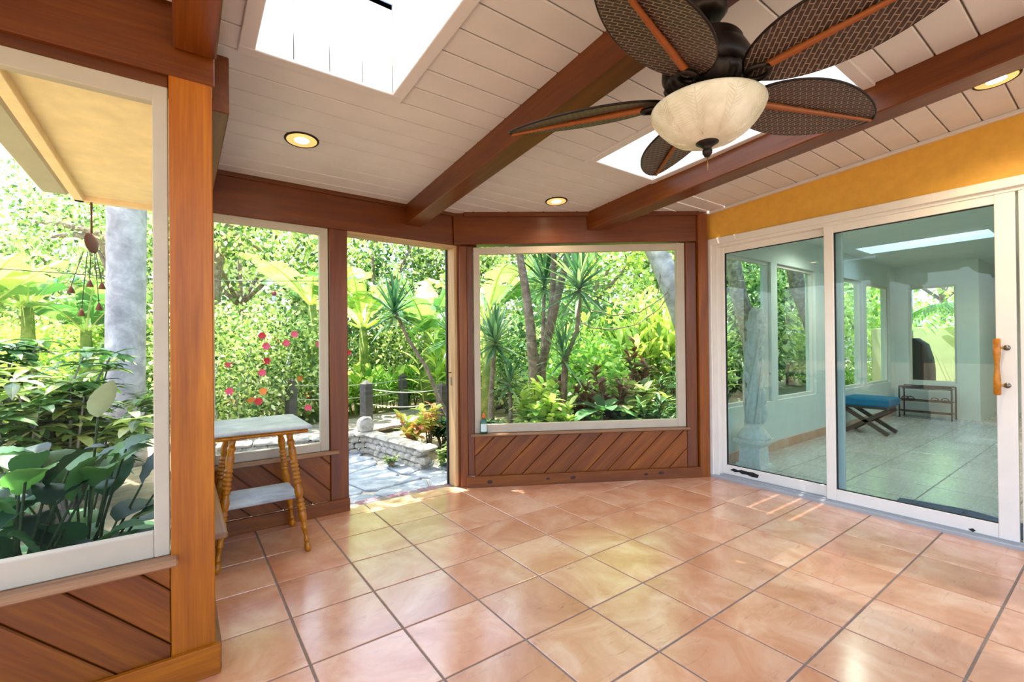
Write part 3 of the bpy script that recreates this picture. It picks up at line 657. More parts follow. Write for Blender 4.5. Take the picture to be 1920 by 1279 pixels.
for (lx, ly, lab) in ((5.9, 1.9, 'lit recessed light in the inner room ceiling by the first windows'), (5.9, .2, 'added fill light in the inner room ceiling near the doormat'), (8.9, .4, 'added fill light in the inner room ceiling past its skylight')):  # second and third are out of view, added to brighten the inner room
    t = thing('recessed_light', lab, 'ceiling light', (lx, ly, 2.45))
    lathe('trim_ring', [(.070, -.001), (.072, -.006), (.086, -.007), (.09, -.003), (.09, .0)], 'door_white', t, seg=32); lathe('lamp', [(.002, -.008), (.03, -.007), (.068, -.003), (.068, -.001)], 'lamp_glow', t, seg=32)
    ld = bpy.data.lights.new('recessed_lamp', 'SPOT'); ld.energy = 42; ld.color = (1, .86, .68); ld.spot_size = 2.8; ld.spot_blend = .8; ld.shadow_soft_size = .06
    lo = bpy.data.objects.new('recessed_lamp', ld); COL.objects.link(lo); lo.parent = t; lo.location = (0, 0, -.03)

# ------------------------------------------------------------------ turned-leg table
tb = thing('side_table', 'two tier wooden table with bobbin turned legs by the garden window', 'table', (.37, 3.12, 0))
def T(name, a, b_, mat, bev): return box(name, a, b_, mat, tb, None, bev)
T('table_top', (-.245, -.285, .727), (.25, .285, .747), 'table_board', .006); T('under_moulding', (-.225, -.268, .703), (.232, .268, .726), 'turned_oak', .009)
T('shelf', (-.17, -.165, .305), (.2, .165, .323), 'table_board', .005)
prof = []
def seg_(z0, z1, rs):
    for i, r in enumerate(rs): prof.append((r, z0 + (z1 - z0) * i / (len(rs) - 1)))
seg_(0, .06, [.012, .019, .02, .016, .012]); seg_(.062, .075, [.014, .017, .014]); seg_(.08, .13, [.011, .012, .0135]); seg_(.133, .15, [.017, .019, .015])
seg_(.155, .235, [.013, .018, .0215, .02]);
for k in range(3): seg_(.24 + k * .025, .262 + k * .025, [.0165, .022, .022, .0165])
seg_(.318, .40, [.017, .022, .024, .02, .016])
for k in range(6): seg_(.405 + k * .023, .425 + k * .023, [.0165, .0225, .0225, .0165])
seg_(.545, .63, [.016, .021, .021, .016]); seg_(.635, .66, [.019, .022, .019]); seg_(.662, .71, [.016, .018, .02])
VL, FL = lathe_arrays(prof, 14); legme = None
for fx, fy in ((-.22, -.225), (.235, -.22), (.235, .235), (-.22, .235)):
    a = Vector((fx, fy, 0)); b_ = Vector((fx * .62, fy * .72, .706)); d = (b_ - a)
    q = d.to_track_quat('Z', 'Y').to_matrix().to_4x4()
    if legme is None: o = pyd('leg', VL, FL, 'turned_oak', tb, smooth=True, mw=Matrix.Translation(a) @ q); legme = o.data
    else: link('leg', legme, None, tb, Matrix.Translation(a) @ q)

# ------------------------------------------------------------------ bottle on the corner window sill
bp_ = MC @ Vector((.192, -.017, .45))
bt = thing('spray_bottle', 'green bottle with orange cap on the corner window sill', 'bottle', bp_, math.atan2(dC.y, dC.x))
V, F = lathe_arrays([(.02, 0), (.03, .004), (.031, .02), (.03, .09), (.026, .112), (.014, .128), (.0125, .135)], 24); V[:, 1] *= .62; pyd('bottle_body', V, F, 'bottle_green', bt, smooth=True)
V, F = lathe_arrays([(.0135, .135), (.0135, .15), (.011, .155), (.009, .172), (.004, .178)], 16); pyd('cap', V, F, 'bottle_orange', bt, smooth=True)
V = []; F = []
for z in (.022, .088):
    for a in np.linspace(-2.5, -.64, 9): V.append((.0318 * math.cos(a), .0318 * .64 * math.sin(a), z))
F = [(i, i + 1, i + 10, i + 9) for i in range(8)]; pyd('paper_label', V, F, 'label_white', bt, smooth=True)

# ------------------------------------------------------------------ inner room furniture
bn = thing('cross_leg_bench', 'teal cushioned bench on crossed wooden legs in the inner room', 'bench', (7.44, 2.15, 0))
box('cushion', (-.24, -.26, .365), (.24, .26, .475), 'teal_fabric', bn, None, .02); box('seat_rail', (-.21, -.23, .335), (.21, .23, .366), 'dark_leg', bn)
for x in (-.17, .17):
    for s in (1, -1):
        L_ = math.hypot(.46, .33); me = box_mesh(L_, .035, .05, .003); me.materials.append(MATS['dark_leg'])
        link('leg', me, None, bn, Matrix.Translation((x, 0, .168)) @ Matrix.Rotation(PI / 2, 4, 'Z') @ Matrix.Rotation(s * math.atan2(.30, .46), 4, 'Y'))
rk = thing('shoe_rack', 'black metal three tier shoe rack below the inner back window', 'shoe rack', (9.46, 2.0, 0))
for x in (-.13, .13):
    for y in (-.31, .31): tube('upright', [(x, y, 0), (x, y, .50)], .011, 'dark_metal', rk, 8)
for z in (.1, .275, .47):
    box('shelf', (-.12, -.30, z - .008), (.12, .30, z), 'dark_metal', rk, None, .001); tube('rail', [(-.13, -.31, z + .02), (-.13, .31, z + .02)], .009, 'dark_metal', rk, 6)
tube('top_rail', [(-.13, -.31, .5), (-.13, .31, .5)], .01, 'dark_metal', rk, 6); tube('top_rail', [(.13, -.31, .5), (.13, .31, .5)], .01, 'dark_metal', rk, 6)
for k, (yy, z) in enumerate(((-.22, .276), (-.10, .276), (.19, .276), (.26, .276))):
    st = thing('sandal', 'dark strap sandal on the middle tier of the shoe rack', 'sandal', (9.46, 2.0 + yy, z), PI, 'sandals on the shoe rack')
    V, F = lathe_arrays([(.02, 0), (.045, .001), (.046, .014), (.03, .018)], 20); V[:, 0] *= 2.5; pyd('sole', V, F, 'shoe_dark', st, smooth=True)
    tube('strap', [(.03, -.044, .014), (.035, -.035, .045), (.04, 0, .06), (.035, .035, .045), (.03, .044, .014)], .007, 'shoe_dark', st, 6)
# rug inside the door
V = []; F = []; nx, ny = 14, 40
for i in range(nx):
    for j in range(ny):
        x, y = 4.07 + .36 * i / (nx - 1), 1.10 - 1.1 * j / (ny - 1)
        V.append((x + (.02 * math.sin(y * 9) if i > nx - 3 else 0), y, .006 + .006 * (i % 2) + (.008 * max(0, math.sin(y * 11)) if i > nx - 4 else 0)))
for i in range(nx - 1):
    for j in range(ny - 1): a = i * ny + j; F.append((a, a + 1, a + ny + 1, a + ny))
o = pyd('ribbed_rug', V, F, 'rug_blue', smooth=False); sm = o.modifiers.new('thickness', 'SOLIDIFY'); sm.thickness = .006; sm.offset = -1
tagged(o, 'blue ribbed doormat lying inside the sliding door', 'doormat')
# carved statue
stt = thing('carved_statue', 'tall white carved feather statue on a square plinth behind the glass', 'statue', (4.52, 2.245, 0))
def S(name, r0, r1, z0, z1, bev=.006): 
    V = [(sx * r, sy * r, z) for r, z in ((r0, z0), (r1, z1)) for sx, sy in ((-1, -1), (1, -1), (1, 1), (-1, 1))]
    return pyd(name, V, [(3, 2, 1, 0), (4, 5, 6, 7), (0, 1, 5, 4), (1, 2, 6, 5), (2, 3, 7, 6), (3, 0, 4, 7)], 'statue_white', stt)
S('plinth', .125, .118, 0, .03); S('plinth_shaft', .1, .092, .03, .2); S('plinth_moulding', .1, .125, .2, .24); S('plinth_cap', .135, .135, .24, .275)
V, F = lathe_arrays([(.15, .275), (.148, .3), (.12, .34), (.09, .38), (.075, .43)], 28); pyd('flared_base', V, F, 'statue_white', stt, smooth=True)
pts = [(.0, 0, .40), (.005, 0, .6), (0, 0, .8), (.0, 0, 1.0), (.005, 0, 1.2), (.012, 0, 1.38), (.03, 0, 1.5), (.055, 0, 1.55)]
tube('shaft', pts, [.08, .066, .058, .055, .056, .054, .042, .018], 'statue_white', stt, 16)
rt = Vector((.807, -.59, 0)); V, F = lathe_arrays([(.004, -.085), (.026, -.06), (.038, 0), (.028, .05), (.004, .08)], 14); lobe = None
for (sd, z, sc, tilt) in ((.055, 1.47, .95, .5), (.07, 1.40, 1.05, .5), (.072, 1.31, 1.1, .5), (.066, 1.22, 1.0, .45), (.06, 1.10, .9, .4), (-.055, 1.16, .8, -.3), (-.06, 1.02, .85, -.3), (.06, .98, .9, .3), (-.062, .86, .9, -.3), (.064, .84, 1.0, .35), (-.06, .70, .9, -.25), (.075, .66, 1.3, .15), (.085, .52, 1.3, .1), (-.05, 1.36, .7, -.3)):
    mw = Matrix.Translation(rt * sd + Vector((-.3, -.4, 0)) * .04 + Vector((0, 0, z))) @ Matrix.Rotation(-.631, 4, 'Z') @ Matrix.Rotation(tilt, 4, 'Y') @ Matrix.Scale(sc, 4)
    if lobe is None: o = pyd('feather_lobe', V, F, 'statue_white', stt, smooth=True, mw=mw); lobe = o.data
    else: link('feather_lobe', lobe, None, stt, mw)
for k in range(5):
    a0 = k * 1.25; tube('drapery_fold', [(.08 * math.cos(a0 + .5 * q), .08 * math.sin(a0 + .5 * q), .42 + .22 * q) for q in range(5)], [.012, .016, .014, .012, .006], 'statue_white', stt, 6)

# ================================================================== garden
GZ = -.09
gd = pyd('ground', [(-30, -14, GZ), (40, -14, GZ), (40, 45, GZ), (-30, 45, GZ)], [(0, 1, 2, 3)], 'soil'); tagged(gd, 'leaf littered garden soil around the sunroom', 'ground', kind='structure')
def gp(u, depth, z=GZ):
    p = at(u, CY, depth); return Vector((p.x, p.y, z))
# flagstone path in front of the doorway
pa = struct('path', 'grey flagstone path outside the open doorway', 'path')
nx, ny = 5, 6; gx = np.linspace(.35, 2.75, nx + 1); gy = np.linspace(3.62, 5.75, ny + 1)
J = rng.uniform(-.13, .13, (nx + 1, ny + 1, 2)); J[:, 0, 1] = 0
for i in range(nx):
    for j in range(ny):
        q = [(gx[a] + J[a, b_, 0], gy[b_] + J[a, b_, 1]) for a, b_ in ((i, j), (i + 1, j), (i + 1, j + 1), (i, j + 1))]
        if sum(t[0] for t in q) / 4 > 2.05 and sum(t[1] for t in q) / 4 > 4.3: continue
        if sum(t[0] for t in q) / 4 > 1.75 and sum(t[1] for t in q) / 4 > 4.6: continue
        c = (sum(t[0] for t in q) / 4, sum(t[1] for t in q) / 4); q = [((t[0] - c[0]) * .955, (t[1] - c[1]) * .955) for t in q]
        # knock the corners off
        r_ = []
        for k in range(4):
            p0, p1, p2 = q[k - 1], q[k], q[(k + 1) % 4]; r_ += [(p1[0] * .85 + p0[0] * .15, p1[1] * .85 + p0[1] * .15), (p1[0] * .85 + p2[0] * .15, p1[1] * .85 + p2[1] * .15)]
        link('flagstone', prism_mesh(r_, -.08, -.045 + random.uniform(-.006, .006), .008, 'flag'), None, pa, loc=(*c, 0))
link('path_bed', prism_mesh([(.2, 3.58), (2.8, 3.58), (2.8, 4.45), (1.95, 4.7), (1.95, 5.9), (.2, 5.9)], -.1, -.066, 0, 'block'), None, pa)
# retaining wall of rough blocks
def block_mesh(sx, sy, sz):
    bm = bmesh.new(); bmesh.ops.create_cube(bm, size=1)
    for v in bm.verts: v.co = (v.co.x * sx, v.co.y * sy, v.co.z * sz)
    bmesh.ops.bevel(bm, geom=bm.edges[:], offset=.02, segments=1, affect='EDGES', profile=.5)
    for v in bm.verts: v.co += Vector(rng.uniform(-.006, .006, 3))
    me = bpy.data.meshes.new('block'); bm.to_mesh(me); bm.free(); me.materials.append(MATS['block']); return me
rw = thing('garden_wall', 'low wall of rough pale blocks with stone caps beside the path', 'garden wall', (1.85, 5.3, 0))
BM = [block_mesh(.118, .13, .073) for _ in range(4)]
def run(p0, p1, courses, zb, capz=True):
    d = Vector((p1[0] - p0[0], p1[1] - p0[1], 0)); L_ = d.length; d.normalize(); n = int(L_ / .12); an = math.atan2(d.y, d.x)
    for c in range(courses):
        for k in range(n):
            s = (k + .5 + (.5 if c % 2 else 0)) * .12
            if s > L_: continue
            p = Vector((p0[0], p0[1], 0)) + d * s - Vector((1.85, 5.3, 0)); link('block', random.choice(BM), None, rw, Matrix.Translation((p.x, p.y, zb + .037 + c * .072)) @ Matrix.Rotation(an + random.choice((0, PI)), 4, 'Z'))
    k = 0; s = 0
    while s < L_ - .05:
        l_ = min(random.uniform(.22, .34), L_ - s + .04); p = Vector((p0[0], p0[1], 0)) + d * (s + l_ / 2) - Vector((1.85, 5.3, 0))
        link('cap_stone', block_mesh(l_ - .008, .19, .045), None, rw, Matrix.Translation((p.x, p.y, zb + .022 + courses * .072)) @ Matrix.Rotation(an, 4, 'Z')); s += l_
run((.3, 5.75), (1.86, 5.46), 3, -.07); run((1.82, 5.50), (2.02, 4.25), 3, -.07)
rock = block_mesh(.15, .15, .15); bmr = bmesh.new(); bmr.from_mesh(rock); bmesh.ops.subdivide_edges(bmr, edges=bmr.edges[:], cuts=1, smooth=1.0); bmr.to_mesh(rock); bmr.free()
ro = link('boulder', rock, None, None, loc=(1.80, 5.52, .262)); tagged(ro, 'round grey boulder on the corner of the block wall', 'boulder')
# boardwalk with posts and ropes
bw0, bw1 = Vector((1.0, 6.15, 0)), Vector((6.6, 8.25, 0)); bd = (bw1 - bw0).normalized(); bnrm = Vector((-bd.y, bd.x, 0))
bk = thing('boardwalk', 'weathered grey boardwalk with rope posts crossing the garden', 'boardwalk', (bw0.x, bw0.y, 0), math.atan2(bd.y, bd.x))
sh = {}; n = int((bw1 - bw0).length / .145)
for k in range(n): box('deck_plank', (k * .145 + .004, -.03, -.04 + .004 * (k % 3)), (k * .145 + .139, 1.12, .0 + .004 * (k % 3)), 'weathered', bk, None, .004, sh)
box('stringer', (-.1, .02, -.24), (n * .145, .08, -.04), 'weathered_dark', bk); box('stringer', (-.1, 1.0, -.24), (n * .145, 1.06, -.04), 'weathered_dark', bk)
posts = []
for (px_, py_, hh) in ((2.12, 6.46, .74), (3.47, 6.83, .62), (5.4, 7.7, .7), (1.35, 7.62, .76), (3.45, 8.33, .70), (5.2, 9.0, .74), (6.6, 9.5, .74)):
    q = Vector((px_, py_, 0)) - bw0; posts.append((q.dot(bd), q.dot(bnrm), hh))
pm = None
for x, y_, hh in posts:
    V = [(sx * .062, sy * .062, z) for z in (-.24, hh - .06) for sx, sy in ((-1, -1), (1, -1), (1, 1), (-1, 1))] + [(0, 0, hh)]
    pyd('post', V, [(3, 2, 1, 0), (0, 1, 5, 4), (1, 2, 6, 5), (2, 3, 7, 6), (3, 0, 4, 7), (4, 5, 8), (5, 6, 8), (6, 7, 8), (7, 4, 8)], 'weathered_dark', bk, (x, y_, 0)).rotation_euler = (0, random.uniform(-.06, .06), 0)
def rope(a, b_, sag, parent, r=.008, mat='rope', name='rope'):
    a, b_ = Vector(a), Vector(b_); pts = [a.lerp(b_, t) - Vector((0, 0, sag * 4 * t * (1 - t))) for t in np.linspace(0, 1, 13)]; return tube(name, pts, r, mat, parent, 6)
for grp in ([0, 1, 2], [3, 4, 5, 6]):
    for a, b_ in zip(grp[:-1], grp[1:]):
        for dz in (.12, .34): p, q = posts[a], posts[b_]; rope((p[0], p[1], p[2] - dz), (q[0], q[1], q[2] - dz), .06, bk)
rf = thing('rope_fence', 'weathered posts with slack white rope far behind the corner window', 'rope fence', gp(1107, 9.2))
for u, dp in ((985, 9.6), (1107, 9.2), (1243, 9.4)):
    p = gp(u, dp) - gp(1107, 9.2); tube('post', [(p.x, p.y, 0), (p.x, p.y, 1.25)], .055, 'weathered', rf, 8)
for a, b_ in ((985, 1107), (1107, 1243)):
    p, q = gp(a, 9.5) - gp(1107, 9.2), gp(b_, 9.3) - gp(1107, 9.2); rope((p.x, p.y, 1.05), (q.x, q.y, 1.05), .1, rf)

# ------------------------------------------------------------------ plants
def unit(a): return a / (np.linalg.norm(a, axis=-1, keepdims=True) + 1e-9)
def leaves(B, A, S, Ln, Wd, droop=0., prof=((0, .1), (.3, .95), (.65, .8), (1, .03)), fold=.0, wav=0.):
    """n leaf blades at once: base B, axis A, side S, length, half width; returns vertices, faces and a random value per leaf"""
    n = len(B); k = len(prof); A = unit(A); S = unit(S - A * np.sum(S * A, 1, keepdims=True)); Nn = np.cross(A, S)
    Ln = np.broadcast_to(Ln, (n,))[:, None]; Wd = np.broadcast_to(Wd, (n,))[:, None]; droop = np.broadcast_to(droop, (n,))[:, None]
    c = 3 if fold else 2; V = np.zeros((n, k, c, 3))
    for i, (t, wf) in enumerate(prof):
        ctr = B + A * Ln * t * (1 - .25 * np.abs(droop) * t * t) - np.array([0, 0, 1.]) * Ln * droop * t * t
        up = Nn * Wd * wf * fold + (Nn * Wd * wav * ((i % 2) * 2 - 1))
        V[:, i, 0] = ctr - S * Wd * wf + up; V[:, i, -1] = ctr + S * Wd * wf + up
        if c == 3: V[:, i, 1] = ctr
    idx = np.arange(n * k * c).reshape(n, k, c); F = []
    for i in range(k - 1):
        for j in range(c - 1):
            F.append(np.stack([idx[:, i, j], idx[:, i, j + 1], idx[:, i + 1, j + 1], idx[:, i + 1, j]], 1))
    F = np.concatenate(F); r = np.repeat(rng.random(n), k * c)
    return V.reshape(-1, 3), F, r
def rand_dirs(n, up=.0):
    d = rng.normal(size=(n, 3)); d[:, 2] += up; return unit(d)
def cloud(n, rad, size, prof=((0, .05), (.45, 1), (1, .03)), shell=.45, up=.2, wr=.3, droop=.15, zmin=None):
    """leaves filling an ellipsoid, denser towards its skin, clumped in twigs"""
    m = max(1, n // 14); d = rand_dirs(m); rr = (shell + (1 - shell) * rng.random(m)) ** .5; P0 = d * rr[:, None] * np.array(rad)
    P = np.repeat(P0, 14, 0) + rng.normal(size=(m * 14, 3)) * size * 1.1
    if zmin is not None: P = P[P[:, 2] > zmin]
    A = unit(unit(P / np.array(rad)) * .7 + rand_dirs(len(P)) + np.array([0, 0, up])); S = rand_dirs(len(P))
    return leaves(P, A, S, size * rng.uniform(.7, 1.4, len(P)), size * wr * rng.uniform(.8, 1.2, len(P)), droop, prof)
LANCE = ((0, .12), (.2, .7), (.5, 1), (.8, .6), (1, .03)); OVAL = ((0, .1), (.2, .8), (.5, 1), (.8, .7), (1, .05)); SWORD = ((0, .7), (.3, 1), (.7, .7), (1, .05))
def foliage(parent, arr, mat, name='foliage', loc=None, smooth=False):
    o = pyd(name, arr[0], arr[1], mat, parent, loc, smooth, arr[2]); o['kind'] = 'stuff'; return o

def tree(u, depth, zc_, rad, n, size, mat, label, group, trunk=.12, lean=0., name='garden_tree', cat='tree', base=None):
    b0 = base or gp(u, depth); t = thing(name, label, cat, b0, group=group)
    if trunk:
        top = (lean, lean * .3, zc_ - GZ + rad[2] * .3); pts = [(0, 0, -.02), (lean * .2, 0, top[2] * .35), (lean * .6, lean * .1, top[2] * .7), top]
        tube('trunk', pts, [trunk, trunk * .8, trunk * .6, trunk * .3], 'bark_brown', t, 10)
        for k in range(4):
            a = k * 1.57 + depth; tube('branch', [(lean * .5, lean * .1, top[2] * .6), (lean * .6 + .5 * rad[0] * math.cos(a), .5 * rad[1] * math.sin(a), top[2] * .85), (lean * .7 + .8 * rad[0] * math.cos(a), .8 * rad[1] * math.sin(a), top[2] * 1.05)], [trunk * .5, trunk * .35, trunk * .12], 'bark_brown', t, 6)
    arr = cloud(n, rad, size, zmin=-(zc_ - GZ) + .02); foliage(t, arr, mat, loc=(lean * .7, 0, zc_ - GZ)); return t

TG = 'leafy trees along the back of the garden'
back = [(-330, 11, 2.6, (2.2, 2, 2.4), 'leaf_mix'), (-140, 12.5, 2.7, (2, 2, 2.4), 'leaf_canopy'), (40, 14, 2.2, (2.2, 2, 2.3), 'leaf_canopy'), (190, 12.5, 3.2, (2.2, 2, 3.2), 'leaf_mix'), (330, 14, 3.2, (2.4, 2, 3.4), 'leaf_canopy'),
        (450, 12, 3.0, (2.1, 2, 3.1), 'leaf_mix'), (575, 14.5, 3.1, (2.3, 2, 3.2), 'leaf_canopy'), (700, 13, 3.0, (2.0, 2, 3.0), 'leaf_mix'), (800, 15, 3.2, (2.3, 2, 3.4), 'leaf_deep'), (900, 13.5, 2.8, (1.9, 2, 2.7), 'leaf_mix'),
        (1010, 15, 3.4, (2.3, 2, 3.4), 'leaf_canopy'), (1120, 13, 3.2, (2.1, 2, 3.2), 'leaf_lime'), (1230, 14, 3.3, (2.2, 2, 3.4), 'leaf_canopy'), (1350, 12, 3.0, (2.2, 2, 3.2), 'leaf_mix'), (1480, 14, 3.1, (2.4, 2, 3.2), 'leaf_canopy')]
wordc = {'leaf_mix': 'mid green', 'leaf_canopy': 'pale green', 'leaf_deep': 'dark green', 'leaf_lime': 'lime green'}
bl2 = ['far left past the peace lilies', 'behind the left banana plant', 'under open sky behind the eave', 'behind the grey palm trunk', 'between the palm trunk and the crooked branches', 'behind the crooked branches', 'behind the tall banana plant', 'seen through the doorway behind the yellowed banana leaf', 'behind the leaning dracaena', 'behind the doorway jamb', 'behind the twin trunk dracaena', 'above the left end of the ginger hedge', 'above the right end of the ginger hedge', 'behind the leaning oak', 'beyond the oak towards the inner room']
for (u, dp, z, rad, mt), where in zip(back, bl2):
    tree(u, dp, z, rad, 7000, .16, mt, '%s tree %s' % (wordc[mt], where), TG)
# mid shrubs
SG = 'rounded shrubs in the middle of the garden'
mid = [(-120, 7.5, .8, (1.2, 1.0, 1.1), 'leaf_lime'), (30, 8.5, .75, (1.2, 1.0, 1.0), 'leaf_lime'), (150, 7.8, .7, (1.1, .9, .95), 'leaf_lime'), (260, 8.5, .8, (1.1, 1, 1.1), 'leaf_mix'), (350, 8, .9, (1.1, 1, 1.2), 'leaf_mix'),
       (640, 11, .9, (1.2, 1, 1.2), 'leaf_deep'), (760, 11.5, .9, (1.3, 1, 1.1), 'leaf_mix'), (870, 11, .9, (1.2, 1, 1.2), 'leaf_deep'), (985, 9.5, .7, (1.1, .9, .9), 'leaf_mix'), (1200, 11, 1.0, (1.3, 1, 1.3), 'leaf_mix')]
ml2 = ['left of the banana plants', 'below the left banana plant', 'below the wind chime', 'right behind the palm trunk', 'beside the return wall window', 'behind the first boardwalk post', 'behind the leaning dracaena trunk', 'behind the dracaena at the jamb', 'behind the twin trunks', 'behind the ginger hedge']
for (u, dp, z, rad, mt), where in zip(mid, ml2):
    tree(u, dp, z, rad, 3800, .1, mt, '%s rounded shrub %s' % (wordc[mt], where), SG, trunk=0, name='garden_shrub', cat='shrub')
# flowering shrubs behind the garden window
for k, (u, dp, z, rad, lab) in enumerate(((425, 6.6, .8, (.75, .7, .95), 'flowering shrub with pink and orange blooms nearest the return wall'), (505, 7.3, .85, (.85, .8, 1.0), 'tall flowering shrub with pink blooms behind the side table'), (580, 8.2, .8, (.7, .7, .85), 'flowering shrub with red blooms left of the doorway post'))):
    t = tree(u, dp, z, rad, 4200, .075, 'leaf_mix', lab, None, trunk=0, name='flowering_shrub', cat='shrub')
    for s in range(5): tube('stem', [(.1 * math.cos(s * 1.3), .1 * math.sin(s * 1.3), 0), (.25 * math.cos(s * 1.3), .25 * math.sin(s * 1.3), .7), (.3 * math.cos(s * 1.5), .3 * math.sin(s), 1.3)], [.02, .015, .006], 'bark_grey', t, 6)
    for s in range(9):
        view = -Vector(gp(u, dp)).normalized(); a = random.uniform(-1, 1); q = Vector((view.x, view.y, 0)) * rad[0] * (1.0 - .4 * a * a) + Vector((-view.y, view.x, 0)) * a * rad[0] * .9
        B = np.tile(np.array([q.x * 1.1, q.y * 1.1, random.uniform(.3, 1.55)]), (6, 1)); an = np.arange(6) * PI / 3; vw = np.array([view.x, view.y, .1]); la = np.array([-view.y, view.x, 0]); A = np.outer(np.cos(an), la) + np.outer(np.sin(an), [0, 0, 1.]) + vw * .35
        arr = leaves(B, A, np.outer(-np.sin(an), la) + np.outer(np.cos(an), [0, 0, 1.]), .06, .022, .2, OVAL); pyd('flower', arr[0], arr[1], ['flower_pink', 'flower_orange', 'flower_red'][(k + s) % 3 if s % 2 else (0, 0, 2)[k]], t)
# bananas: every leaf its own part
def banana_leaf(d, L_, wd, droop, r2):
    """arching midrib with two rows of drooping, partly torn strips; vertices relative to the leaf base"""
    d = np.asarray(d); S = np.cross(d, [0, 0, 1.]); S = S / (np.linalg.norm(S) + 1e-6) if np.linalg.norm(S) > .05 else np.array([1., 0, 0]); n = 19; t = np.linspace(0, 1, n)
    C_ = np.outer(t, d) * L_ * (1 - .2 * droop * t[:, None]) - np.outer(L_ * droop * t ** 2.2, [0, 0, 1]); tan = np.gradient(C_, axis=0); tan = tan / np.linalg.norm(tan, axis=1)[:, None]
    up = np.cross(S, tan); up *= np.sign(up[:, 2:3] + 1e-6); wt = np.where(t > .16, np.sin(PI * np.clip((t - .16) / .84, 0, 1)) ** .55, 0) * wd
    V = []; F = []; K = []; base_r = r2.random() * .7
    tv, tf = tube_arrays(C_, np.linspace(.02, .004, n) * L_ / 1.5, 5, False); V += list(tv); F += tf; K += [.95] * len(tv)
    for sg in (-1, 1):
        i = 3
        while i < n - 1:
            j = min(n - 1, i + int(r2.integers(1, 5))); dr = r2.uniform(.05, .75); o = len(V); cr_ = base_r + r2.uniform(-.15, .3)
            for k in range(i, j + 1):
                kk = t[k] - (.006 if k == j and j < n - 1 else 0)
                for q in (0, .5, 1): V.append(C_[k] - tan[k] * (.03 * L_ * (k == j) * q) + S * sg * wt[k] * q * (1 - .3 * dr * q) + up[k] * wt[k] * (.25 * q - dr * q * q) + tan[k] * wt[k] * .25 * q)
            K += [cr_] * (len(V) - o)
            for k in range(j - i):
                for q in range(2): a_ = o + k * 3 + q; F.append((a_, a_ + 1, a_ + 4, a_ + 3))
            i = j
    return np.array(V), F, np.clip(K, 0, 1)
def banana(u, depth, hs, nl, ll, label, yellow=-1, seed=0, mat='leaf_banana'):
    r2 = np.random.default_rng(seed); t = thing('banana_plant', label, 'banana plant', gp(u, depth))
    tube('stem', [(0, 0, -.02), (.03, 0, hs * .5), (.02, .02, hs)], [.13, .1, .07], 'stem_green', t, 10)
    for k in range(nl):
        a = k * 2.4 + seed; el = r2.uniform(.35, 1.25); L_ = ll * r2.uniform(.85, 1.2); d = np.array([math.cos(a) * math.cos(el), math.sin(a) * math.cos(el), math.sin(el)])
        V, F, K = banana_leaf(d, L_, L_ * .155, r2.uniform(.12, .55), r2)
        pyd('leaf', V, F, 'leaf_yellowed' if k == yellow else mat, t, (.02, .02, hs - .05), True, K)
for i, (u, dp, hs, nl, ll, lab, yl) in enumerate([(-55, 6.2, 1.8, 11, 1.5, 'banana plant at the left edge beyond the peace lilies', -1), (48, 6.9, 1.95, 11, 1.6, 'banana plant between the eave and the grey palm trunk', -1), (158, 7.3, 1.6, 10, 1.5, 'short banana plant close behind the grey palm trunk', -1),
     (584, 8.0, 2.05, 11, 1.6, 'tall banana plant rising behind the flowering shrubs', -1), (680, 9.2, 1.7, 11, 2.1, 'banana plant with one yellowed leaf beyond the boardwalk', 3), (800, 9.3, 1.6, 12, 2.2, 'banana plant with wide arching leaves behind the leaning dracaena', -1), (912, 7.6, 1.75, 10, 1.7, 'banana plant behind the doorway jamb and corner window', -1)]):
    banana(u, dp, hs, nl, ll, lab, yl, i + 3)
# dracaenas
def rosette(parent, c, n, ln, wd, name='leaf_rosette', mat='leaf_sword', upm=-.45):
    ga = np.arange(n) * 2.39996; el = np.linspace(1.45, upm, n) + rng.normal(0, .06, n); A = np.stack([np.cos(ga) * np.cos(el), np.sin(ga) * np.cos(el), np.sin(el)], 1)
    B = np.array(c) + A * .02; B[:, 2] -= np.linspace(0, .22, n) * ln; S = np.stack([-np.sin(ga), np.cos(ga), 0 * ga], 1)
    arr = leaves(B, A, S, ln * rng.uniform(.8, 1.1, n), wd, .12, SWORD, .2); o = foliage(parent, arr, mat, name); return o
def dracaena(label, base, stems):
    """stems: list of (points, radii, rosette radius or 0), all relative to base in world axes"""
    t = thing('dracaena', label, 'dracaena', base)
    for pts, rr, ln in stems:
        P = [Vector(p) - Vector(base) for p in pts]; tube('trunk', P, rr, 'bark_brown', t, 10)
        if ln: rosette(t, P[-1], 90 if ln > .4 else 50, ln * 1.1, .02 if ln > .4 else .015)
    return t
DP = 6.3
dracaena('leaning dracaena with a bare thin trunk and one green head by the boardwalk', gp(872, DP), [([gp(872, DP), at(840, 780, DP), at(822, 745, DP), at(800, 690, DP), at(765, 635, DP), at(738, 578, DP)], [.035, .03, .028, .025, .022, .02], .55)])
dracaena('dracaena head half hidden by the doorway jamb', gp(868, 6.8), [([gp(868, 6.8), at(862, 700, 6.8), at(850, 625, 6.8)], [.035, .03, .022], .5)])
DC = 5.6
dracaena('twin trunk dracaena with tall speckled stems outside the corner window', gp(1006, DC), [
    ([gp(1006, DC), at(1001, 690, DC), at(994, 610, DC), at(985, 540, DC), at(973, 470, DC), at(966, 400, DC)], [.075, .068, .06, .052, .045, .04], .6),
    ([gp(1008, DC), at(1015, 690, DC + .1), at(1030, 620, DC + .1), at(1047, 550, DC + .1), at(1062, 490, DC + .1), at(1070, 410, DC + .1)], [.07, .06, .055, .05, .045, .04], .6),
    ([at(1028, 628, DC + .1), at(1036, 560, DC + .2), at(1038, 500, DC + .2), at(1040, 420, DC + .2)], [.045, .042, .04, .035], .5)])
